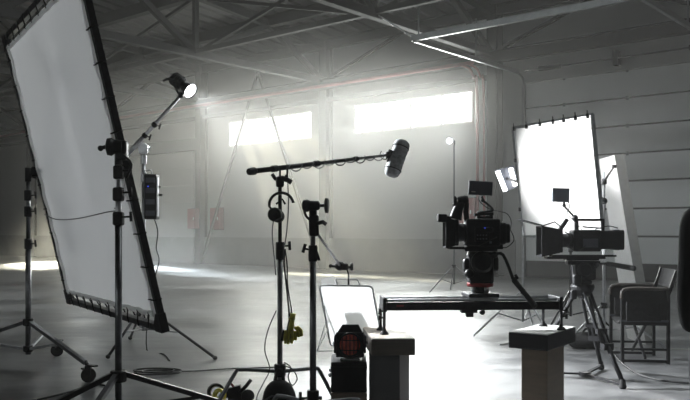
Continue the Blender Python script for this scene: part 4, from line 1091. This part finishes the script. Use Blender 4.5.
# lamp behind panel
s3 = V((2.75, 9.75, 0))
simple_stand(s3, 1.62, ((3.2, 9.55), (2.4, 9.45), (2.75, 10.3)), .45, 'dark light stand behind the glowing panel', BLKM)
kp = s3 + Z * 1.78; kd = (PP(Wp / 2, Hp / 2) - kp).normalized()
r = thing('studio_lamp', 'powerful black studio lamp aimed into the back of the glowing panel', 'lamp', s3 + Z * 1.62)
k = MB(); k.lathe(kp - kd * .26, kd, [(0, .06), (.01, .10), (.22, .10), (.3, .13), (.305, .12), (.24, .09)], 24); part('housing', k, BLK, r)
part('lit_face', MB().lathe(kp - kd * .02, kd, [(0, .085), (.006, .085)], 24), LAMPW, r)
k = MB(); k.tube(smooth_path([kp - kd * .1 + V((-.09, .06, 0)), kp - kd * .1 + V((-.1, .06, -.1)), s3 + Z * 1.62, kp - kd * .1 + V((.1, -.06, -.1)), kp - kd * .1 + V((.09, -.06, 0))], 4), .01, 8); part('yoke', k, BLK, r)
# tube light left of the panel
def tl_pts(px0, py0, px1, py1, Y): return at(px0, py0, Y), at(px1, py1, Y)
r = thing('tube_light', 'tilted pair of lit tube lamps at the left edge of the glowing panel', 'lamp', at(504, 182, 9.9))
for (px0, py0, px1, py1) in ((497.5, 171, 505.5, 191), (510.5, 168, 515.5, 186)):
    p0, p1 = tl_pts(px0, py0, px1, py1, 9.9)
    part('tube', MB().cyl(p0, p1, .027, n=12), TUBEW, r)
p0, p1 = at(500, 170, 9.98), at(507, 191, 9.98)
k = MB(); k.prism([at(494.5, 170, 9.96), at(514, 165.5, 9.96), at(519, 186, 9.96), at(505, 192.5, 9.96)], V((0, .05, 0))); part('reflector_tray', k, GREYP, r)
k = MB(); k.bar(at(505, 178, 10.02), V((2.1, 9.4, 1.75)), .03, .03); part('mount', k, BLK, r)

# ---- L: leaning white board
BT = V((2.885, 8.55, 2.0)); ybt = 8.62
bot = onfloor(646, 344.5)
bd_ = (BT - bot); bd_u = bd_.normalized()
wv = V((-.02, 1, 0)).normalized()
tn = bd_u.cross(wv).normalized(); tn = tn if tn.x < 0 else -tn       # white face towards the left
r = thing('white_board', 'tall thick white board leaning behind the chair beside the glowing panel', 'board', bot)
fcx = lambda u, h, o: bot + wv * (u + 0.0) + bd_u * h + tn * o
HB = bd_.length; WBd = .5; TB = .10
k = MB(); k.prism([fcx(0, 0, 0), fcx(WBd, 0, 0), fcx(WBd, HB, 0), fcx(0, HB, 0)], -tn * TB); part('foam_core', k, FOAM, r)
k = MB(); k.prism([fcx(.0, .0, .006), fcx(WBd, .0, .006), fcx(WBd, HB, .006), fcx(0, HB, .006)], -tn * .005); part('white_face', k, WBRD, r)
k = MB(); k.box(fcx(.02, HB - .12, .02), (.06, .04, .035), None, .008); k.bar(fcx(.02, HB - .12, .02), V((s1.x, s1.y, 1.7)), .014, .014); k.box(V((s1.x, s1.y, 1.7)), (.05, .05, .06), None, .012)
solo('board_clamp', k, BLK, 'small black clamp holding the white board to the silver stand', 'clamp')

# ---- M: director chair
cw0 = onfloor(666, 362); 
CX = V((2.722, 7.42, 0)); ca_ = math.radians(-7)
r = thing('director_chair', 'dark folding director chair with sling sides at the right edge', 'chair', CX)
Rc = Matrix.Rotation(ca_, 3, 'Z')
def CH(x, y, z): return CX + Rc @ V((x, y, z))
D2, W2 = .198, .25      # chair faces -x ; depth along x, width along y
for y in (-W2, W2):
    for x in (-D2, D2):
        top = .655 if x < 0 else .66
        part('leg', MB().bar(CH(x, y, .0), CH(x, y, top), .026, .026, V((1, 0, 0))), BLKM, r)
    part('skid', MB().bar(CH(-D2, y, .025), CH(D2, y, .025), .024, .024), BLKM, r)
    part('side_rail', MB().bar(CH(-D2, y, .36), CH(D2, y, .36), .026, .03), BLKM, r)
    part('side_rail', MB().bar(CH(-D2, y, .13), CH(D2, y, .13), .018, .02), BLKM, r)
    k = MB(); k.tube(smooth_path([CH(-D2 - .005, y, .58), CH(-D2 + .0, y, .645), CH(-D2 + .05, y, .672), CH(0, y, .675), CH(D2, y, .672)], 4), .017, 8); part('armrest', k, WOODD, r)
    def side(u, v, y=y): return CH(-D2 + 2 * D2 * u, y - .006 * math.sin(u * 5) * math.sin(v * 8) - .012 * math.sin(PI * v), .36 + .30 * v)
    pnl = part('side_panel', MB().grid(side, 20, 14), CLOTHB, r)
    k = MB(); k.box(CH(-.02, y - .02, .47), (.3, .014, .17), Rc, .006); k.bar(CH(-.17, y - .028, .55), CH(.13, y - .028, .55), .006, .012); part('pocket', k, CLOTHB, pnl)
    part('back_post', MB().bar(CH(D2, y, .62), CH(D2 + .075, y, .84), .024, .03), BLKM, r)
    part('side_strap', MB().bar(CH(-D2 - .01, y - .016, .385), CH(D2, y - .016, .385), .004, .018), GREYP, r)
for t0, t1 in ((-W2, W2), (W2, -W2)):
    part('cross_brace', MB().bar(CH(.0, t0, .05), CH(.0, t1, .35), .022, .02), BLKM, r)
def seat(u, v): return CH(-D2 + 2 * D2 * u, -W2 + 2 * W2 * v, .375 - .03 * math.sin(PI * v))
k = MB(); k.grid(seat, 12, 14); k.grid(lambda u, v: seat(1 - u, v) - Z * .012, 12, 14); part('seat', k, CLOTHB, r)
k = MB(); k.grid(lambda u, v: CH(D2 + .03 + .04 * v + .02 * math.sin(PI * u), -W2 + 2 * W2 * u, .68 + .16 * v), 14, 8); k.grid(lambda u, v: CH(D2 + .045 + .04 * v + .02 * math.sin(PI * u), W2 - 2 * W2 * u, .68 + .16 * v), 14, 8); part('backrest', k, CLOTHB, r)

# ---- floor cables and small items
def cable(label, pts, rad=.006, m=CORD, n=6):
    P = [onfloor(x, y) + Z * rad for x, y in pts]
    solo('floor_cable', MB().tube(smooth_path(P, n), rad, 6), m, label, 'cable', 'cables on the floor')
cable('black cable curving across the floor under the director chair', ((606, 346), (612, 353), (622, 364), (638, 375), (660, 381), (690, 384), (740, 385)), .008)
cable('pale thin cable crossing the floor behind the tripod', ((500, 345), (540, 341), (590, 346), (640, 349), (700, 350)), .005, LTC)
cable('black cable running along the floor from the foot of the combo stand', ((0, 408), (45, 399), (75, 391), (95, 385), (112, 388)), .007)
cl = MB(); cc = onfloor(158, 374)
pts = []
for i in range(90):
    an = i * .33; R_ = .13 + .03 * math.sin(i * .23)
    pts.append(cc + V((R_ * 1.3 * math.cos(an), R_ * .8 * math.sin(an), .008 + .0003 * i)))
pts += [cc + V((.3, .1, .008)), cc + V((.6, .22, .008)), cc + V((1.0, .3, .008))]
solo('coiled_cable', cl.tube(pts, .0055, 5), CORD, 'small heap of coiled thin cable on the floor behind the combo stand', 'cable')
# tape rolls and clamp near the bottom edge
tp = onfloor(216, 400.5); 
r = thing('tape_roll', 'black and yellow tape roll standing on the floor at the bottom edge', 'tape', tp)
ax_ = V((.35, -.9, 0)).normalized()
k = MB(); k.lathe(tp + Z * .06 - ax_ * .02, ax_, [(0, .044), (0, .06), (.03, .06), (.03, .044), (0, .044)], 30); part('tape', k, RUB, r)
k = MB(); k.lathe(tp + Z * .06 - ax_ * .0205, ax_, [(0, .038), (0, .044), (.032, .044), (.032, .038), (0, .038)], 30); part('core', k, LTC, r)
tp2 = onfloor(220.5, 403)
r = thing('tape_roll', 'bright yellow tape roll leaning beside the black roll on the floor', 'tape', tp2)
ax2 = V((-.45, -.85, .2)).normalized()
k = MB(); k.lathe(tp2 + Z * .05, ax2, [(0, .028), (0, .05), (.028, .05), (.028, .028), (0, .028)], 28); part('tape', k, YTAPE, r)
cp = onfloor(237, 402)
r = thing('grip_clamp', 'black grip clamp with red tipped handle lying on the floor by the tape rolls', 'clamp', cp)
k = MB(); k.bar(cp + V((-.09, 0, .06)), cp + V((.03, 0, .09)), .05, .06); k.bar(cp + V((-.06, .03, .03)), cp + V((.07, .01, .05)), .06, .06); k.tube([cp + V((.02, -.02, .07)), cp + V((.07, -.02, .12)), cp + V((.1, -.02, .16))], .013, 8); part('jaw', k, BLK, r)
k = MB(); k.tube([cp + V((-.02, -.02, .11)), cp + V((-.05, -.02, .145)), cp + V((-.03, -.02, .165))], .009, 8); part('handle', k, REDP, r)
k = MB(); k.lathe(cp + V((.075, -.03, .05)), (.3, -1, .1), [(0, .03), (.006, .045), (.03, .045), (.036, .03)], 20); part('round_knob', k, RUB, r)
# black bag behind tripod
bg = onfloor(588, 348)
r = thing('sandbag', 'slumped dark sandbag on the floor behind the camera tripod', 'sandbag', bg)
def bag2(u, v):
    th = v * PI; ph = u * 2 * PI; k_ = math.sin(th) ** .7
    return bg + V((.2 * k_ * math.cos(ph), .13 * k_ * math.sin(ph) * (1 + .06 * math.sin(4 * ph)), max(.004, .07 + .075 * math.cos(th) * (1 + .25 * math.cos(2 * ph)))))
part('bag', MB().grid(bag2, 28, 14), CLOTHB, r)
part('handle', MB().tube(smooth_path([bg + V((-.06, 0, .13)), bg + V((-.03, 0, .19)), bg + V((.03, 0, .19)), bg + V((.06, 0, .13))], 4), .012, 6), CLOTHB, r)

# ---- far lamp on a tall stand near the window wall
fx = at(454, 230, 15.5); fx.z = 0
simple_stand(fx, 2.85, ((fx.x + .5, fx.y - .3), (fx.x - .5, fx.y - .25), (fx.x, fx.y + .5)), .5, 'tall thin light stand in the haze under the four pane window', STEEL_G, .02)
fh = at(449.5, 141, 15.4); fd = V((-.10, -.92, -.22)).normalized()
r = thing('studio_lamp', 'glaring lamp in the haze just below the four pane window', 'lamp', fh - Z * .1)
k = MB(); k.lathe(fh - fd * .25, fd, [(0, .04), (.01, .06), (.2, .06), (.25, .066), (.255, .06), (.2, .05)], 20); part('housing', k, BLK, r)
part('lit_face', MB().lathe(fh - fd * .03, fd, [(0, .05), (.006, .05)], 20), FARW, r)
k = MB(); k.tube([V((fx.x, fx.y, 2.83)), fh - fd * .1 + V((.1, 0, -.08)), fh - fd * .1 + V((.1, 0, 0))], .012, 8); part('yoke', k, BLK, r)

# ---- N: person at the right edge
def skin_mesh(name, verts, edges, radii, m, parent, root=0, sub=2, label=None):
    base = V(top_of(parent)['base'])
    me = bpy.data.meshes.new(name)
    bm = bmesh.new(); lay = bm.verts.layers.skin.verify()
    bv = []
    for i, p in enumerate(verts):
        v = bm.verts.new(V(p) - base); rr = radii[i]
        v[lay].radius = rr if isinstance(rr, (tuple, list)) else (rr, rr)
        v[lay].use_root = (i == root); bv.append(v)
    for i, j_ in edges: bm.edges.new((bv[i], bv[j_]))
    bm.to_mesh(me); bm.free()
    o = bpy.data.objects.new(name, me)
    o.data.materials.append(m); o.parent = parent; COL.objects.link(o)
    md = o.modifiers.new('skin', 'SKIN'); md.use_smooth_shade = True
    sb_ = o.modifiers.new('subsurf', 'SUBSURF'); sb_.levels = sub; sb_.render_levels = sub
    if label: o['label'] = label
    return o
PX, PY = 1.692, 3.5
def H(x, y, z): return V((PX + x, PY + y, z))
r = thing('person', 'person in a black jacket and dark trousers standing at the right edge, elbow out', 'person', (PX, PY, 0))
vs = []; es = []; rs = []
def chain(pts, start=None):
    prev = start; ids = []
    for p, q in pts:
        vs.append(p); rs.append(q); i = len(vs) - 1; ids.append(i)
        if prev is not None: es.append((prev, i))
        prev = i
    return ids
sp_ = chain([(H(0, 0, .84), (.13, .09)), (H(0, 0, .95), (.12, .085)), (H(0, 0, 1.08), (.125, .085)), (H(0, 0, 1.2), (.13, .085)), (H(0, 0, 1.29), (.09, .065)), (H(0, .01, 1.36), (.05, .05)), (H(0, .03, 1.42), (.058, .065)), (H(0, .035, 1.49), (.074, .088)), (H(0, .03, 1.565), (.066, .078)), (H(0, .025, 1.605), (.035, .04))])
for sx in (-1, 1):
    chain([(H(sx * .09, 0, .76), .085), (H(sx * .10, .01, .62), .075), (H(sx * .10, .015, .46), .055), (H(sx * .105, -.005, .32), .053), (H(sx * .105, -.015, .10), .036), (H(sx * .105, .0, .05), .035), (H(sx * .115, .10, .032), .032), (H(sx * .118, .16, .027), .024)], sp_[0])
la = chain([(H(-.10, 0, 1.275), .055), (H(-.165, 0, 1.255), .05), (H(-.185, -.02, 1.10), .042), (H(-.195, -.04, .955), .036), (H(-.165, .02, .87), .03), (H(-.12, .075, .80), .024), (H(-.10, .085, .775), (.036, .018)), (H(-.075, .09, .75), (.036, .016))], sp_[4])
ra = chain([(H(.10, 0, 1.275), .055), (H(.165, 0, 1.255), .05), (H(.20, .0, 1.10), .042), (H(.215, .01, .98), .036), (H(.22, .04, .86), .03), (H(.22, .07, .77), .024), (H(.22, .08, .73), (.018, .036)), (H(.22, .09, .69), (.018, .036))], sp_[4])
body = skin_mesh('body', vs, es, rs, SKIN, r)
# fingers and thumb, both hands
for hand, (wx, wy) in ((H(.22, .09, .69), (0, 1)), (H(-.075, .09, .75), (0, 1))):
    k = MB()
    for i in range(4):
        o = -.027 + .018 * i; ln = (.058, .07, .074, .062)[i]
        b_ = hand + V((wx * o, wy * o, .0))
        k.tube(smooth_path([b_ + Z * .015, b_ + V((-.006 * wy, .006 * wx, -ln * .45)), b_ + V((-.02 * wy, .02 * wx, -ln))], 3), [.0092] * 4 + [.008, .0075, .006], 8)
    b_ = hand + V((wx * .03, wy * .03, .035))
    k.tube(smooth_path([b_, b_ + V((wx * .022, wy * .022, -.02)), b_ + V((wx * .024 - .008 * wy, wy * .024 + .008 * wx, -.055))], 3), [.011] * 4 + [.01, .009, .007], 8)
    part('fingers', k, SKIN, body)
k = MB(); fz = 1.49
k.sph(H(0, .13, fz - .02), (.014, .022, .024)); k.sph(H(-.088, .03, fz - .01), (.012, .022, .034)); k.sph(H(.088, .03, fz - .01), (.012, .022, .034)); part('face_features', k, SKIN, body)
k = MB(); k.sph(H(-.034, .108, fz + .012), .013); k.sph(H(.034, .108, fz + .012), .013); part('eyes', k, SCREEN, body)
k = MB(); k.sph(H(0, .112, fz - .062), (.024, .012, .007)); part('mouth', k, REDP, body)
def hairf(u, v):
    ph = u * 2 * PI; th = v * PI * .62
    front = math.sin(ph)
    lim = 1.0 if front < .1 else 1 - .42 * min(1, (front - .1) / .5)
    th *= lim
    return H(.098 * math.sin(th) * math.cos(ph), .028 + .118 * math.sin(th) * math.sin(ph), fz + .025 + .125 * math.cos(th))
k = MB().grid(hairf, 32, 14); part('hair', k, HAIR, r)
# jacket: torso with sleeves, one skin
vs = []; es = []; rs = []
j = chain([(H(0, 0, .70), (.18, .13)), (H(0, 0, .80), (.182, .13)), (H(0, 0, .95), (.165, .115)), (H(0, 0, 1.10), (.165, .11)), (H(0, 0, 1.22), (.155, .10)), (H(0, 0, 1.30), (.095, .075)), (H(0, .01, 1.345), (.068, .066))])
chain([(H(-.12, 0, 1.285), .068), (H(-.170, 0, 1.262), .062), (H(-.186, -.02, 1.10), .056), (H(-.200, -.04, .94), .060), (H(-.175, .01, .84), .058), (H(-.150, .04, .745), .055)], j[4])
chain([(H(.12, 0, 1.262), .068), (H(.172, 0, 1.235), .062), (H(.20, 0, 1.10), .056), (H(.215, .01, .98), .054), (H(.22, .04, .86), .047), (H(.22, .068, .785), .042)], j[4])
skin_mesh('jacket', vs, es, rs, JACK, r, 0, 2)
vs = []; es = []; rs = []
j = chain([(H(0, 0, .88), (.145, .105)), (H(0, 0, .80), (.15, .11))])
for sx in (-1, 1):
    chain([(H(sx * .09, 0, .74), .098), (H(sx * .10, .01, .62), .090), (H(sx * .10, .015, .46), .074), (H(sx * .105, -.005, .32), .070), (H(sx * .105, -.015, .09), .058)], j[1])
skin_mesh('trousers', vs, es, rs, TROU, r, 0, 2)
for sx in (-1, 1):
    k = MB(); k.tube(smooth_path([H(sx * .105, -.055, .045), H(sx * .105, .0, .05), H(sx * .112, .09, .042), H(sx * .118, .17, .03), H(sx * .118, .20, .024)], 3), [.032, .04, .044, .046, .047, .046, .045, .043, .042, .038, .034, .028, .018], 12, flat=.95)
    k.box(H(sx * .112, .07, .010), (.085, .26, .02), None, .009); part('shoe', k, RUB, r)

# ------------------------------------------------------------------ haze
def haze(name, dens, x0, x1, y0, y1, z0, z1, lab):
    m, nt, N, L = nodes_of(name)
    N.remove(N['Principled BSDF'])
    q = N.new('ShaderNodeVolumeScatter'); q.inputs['Density'].default_value = dens; q.inputs['Anisotropy'].default_value = 0.35
    q.inputs['Color'].default_value = (1.0, 0.985, 0.955, 1)
    L.new(q.outputs[0], N['Material Output'].inputs['Volume'])
    solo('haze', rbox(MB(), x0, x1, y0, y1, z0, z1), m, lab, 'haze', None, 'stuff', V((0, 0, 0)))
HZX, HZY, HZZ = -20.7, 10.5, 5.05; g_ = .0005
HZR = -9.6
haze('dense_haze', .026, HZX, HZR, HZY, WY + .05, -.05, HZZ, 'pale haze hanging under the two strip windows')
haze('right_haze', .008, HZR + g_, X1 + .1, HZY, WY + .05, -.05, HZZ, 'thin haze in front of the sectional door')
haze('left_haze', .004, X0 - .1, HZX - g_, HZY, WY + .05, -.05, HZZ, 'thin haze in the dim far left bays')
haze('near_haze', .003, X0 - .1, X1 + .1, Y0 - .05, HZY - g_, -.05, HZZ, 'very thin haze around the film equipment')
haze('roof_haze', .0012, X0 - .1, X1 + .1, Y0 - .05, WY + .05, HZZ + g_, 8.6, 'thinnest haze among the roof trusses')

# ------------------------------------------------------------------ light
W = bpy.data.worlds.new('World'); S.world = W; W.use_nodes = True
bgn = W.node_tree.nodes['Background']; WN = W.node_tree.nodes; WL = W.node_tree.links
wt = WN.new('ShaderNodeTexCoord'); wx = WN.new('ShaderNodeSeparateXYZ'); wr = WN.new('ShaderNodeValToRGB')
WL.new(wt.outputs['Generated'], wx.inputs[0]); WL.new(wx.outputs['Z'], wr.inputs['Fac']); WL.new(wr.outputs['Color'], bgn.inputs['Color'])
wr.color_ramp.elements[0].position = 0.0; wr.color_ramp.elements[0].color = (.08, .08, .075, 1); wr.color_ramp.elements[1].position = .03; wr.color_ramp.elements[1].color = (.96, .98, 1, 1)
bgn.inputs['Strength'].default_value = 3.0
def area(name, loc, direction, sx, sy, power, col):
    l = bpy.data.lights.new(name, 'AREA'); l.shape = 'RECTANGLE'; l.size = sx; l.size_y = sy; l.energy = power; l.color = col
    o = bpy.data.objects.new(name, l); COL.objects.link(o); o.location = loc
    o.rotation_euler = V(direction).to_track_quat('-Z', 'Y').to_euler(); return o
def spot(name, loc, target, power, angle, blend, radius, col):
    l = bpy.data.lights.new(name, 'SPOT'); l.energy = power; l.spot_size = math.radians(angle); l.spot_blend = blend; l.shadow_soft_size = radius; l.color = col
    o = bpy.data.objects.new(name, l); COL.objects.link(o); o.location = loc
    o.rotation_euler = (V(target) - V(loc)).to_track_quat('-Z', 'Y').to_euler(); return o
for (xa, xb), p, col in zip(WIN[:2], (2500, 1200), ((1, .99, .96), (1, .965, .89))):
    area('window_daylight', room((xa + xb) / 2, WY + .5, (WZ0 + WZ1) / 2 + .1), -RY + Z * -.6, xb - xa + .2, 1.1, p, col)
for xa, xb in BW[:0]:
    area('window_daylight', room((xa + xb) / 2, Y0 - .5, 4.45), RY + Z * -.2, xb - xa, 1.5, 500, (.95, .97, 1))
area('added_skylight_fill', room(-6.5, WY - 10.1, 8.5), (0, 0, -1), 1.7, 1.7, 720, (.95, .98, 1))  # fill from the added skylight, lifts floor and pedestal tops
bpy.data.objects['added_skylight_fill'].data.size = 15
bpy.data.objects['added_skylight_fill'].rotation_euler = (0, 0, TH)
# spot lamps added outside the windows for floor patches and haze beam
def shaft(src, dst, power, ang, col, dist=14, rad=.25):
    d = (src - dst).normalized()
    spot('shaft_spot', src + d * dist, dst, power, ang, .3, rad, col)
w0 = room(-30.1, WY, 4.5)  # the added window behind the diffusion screen
shaft(w0, V((-10.3, 26.6, 0)), 1300000, 15, (1, .93, .76), 14, 2.4)
shaft(w0, V((-3.45, 21.4, 0)), 1300000, 13, (.86, .93, 1), 14, .9)
shaft(room(-19.0, WY, 4.5), V((.4, 20.3, 0)), 600000, 16, (1, .90, .66), 14, .8)
spot('boom_lamp_beam', lp + ldir * .12, lp + ldir * 5, 3000, 64, .8, .06, (.93, .97, 1))
spot('panel_lamp_beam', kp + kd * .06, PP(Wp * .56, Hp * .42), 2200, 64, .3, .09, (1, 1, 1))
spot('far_lamp_beam', fh + fd * .02, fh + fd * 5, 300, 70, .7, .08, (.92, .95, 1))

# ------------------------------------------------------------------ camera
cam = bpy.data.cameras.new('camera'); co = bpy.data.objects.new('camera', cam); COL.objects.link(co)
cam.sensor_width = 36; cam.lens = 36 * 800 / 690; cam.shift_y = 30 / 690; cam.clip_start = .05; cam.clip_end = 300
co.location = (0, 0, EYE); co.rotation_euler = (PI / 2, 0, 0)
S.camera = co
S.view_settings.view_transform = 'Standard'; S.view_settings.look = 'None'; S.view_settings.gamma = 1.0
S.view_settings.use_curve_mapping = False
S.view_settings.exposure = 0.36
cy = S.cycles
cy.use_denoising = True; cy.max_bounces = 8; cy.volume_bounces = 0; W.cycles.sampling_method = 'NONE'; cy.transparent_max_bounces = 12
cy.volume_step_rate = 1.0; cy.sample_clamp_indirect = 3.0; cy.sample_clamp_direct = 12.0; cy.blur_glossy = 1.0; cy.caustics_reflective = False; cy.caustics_refractive = False
# construction note is not needed on the finished objects
for o in bpy.data.objects:
    if 'base' in o: del o['base']
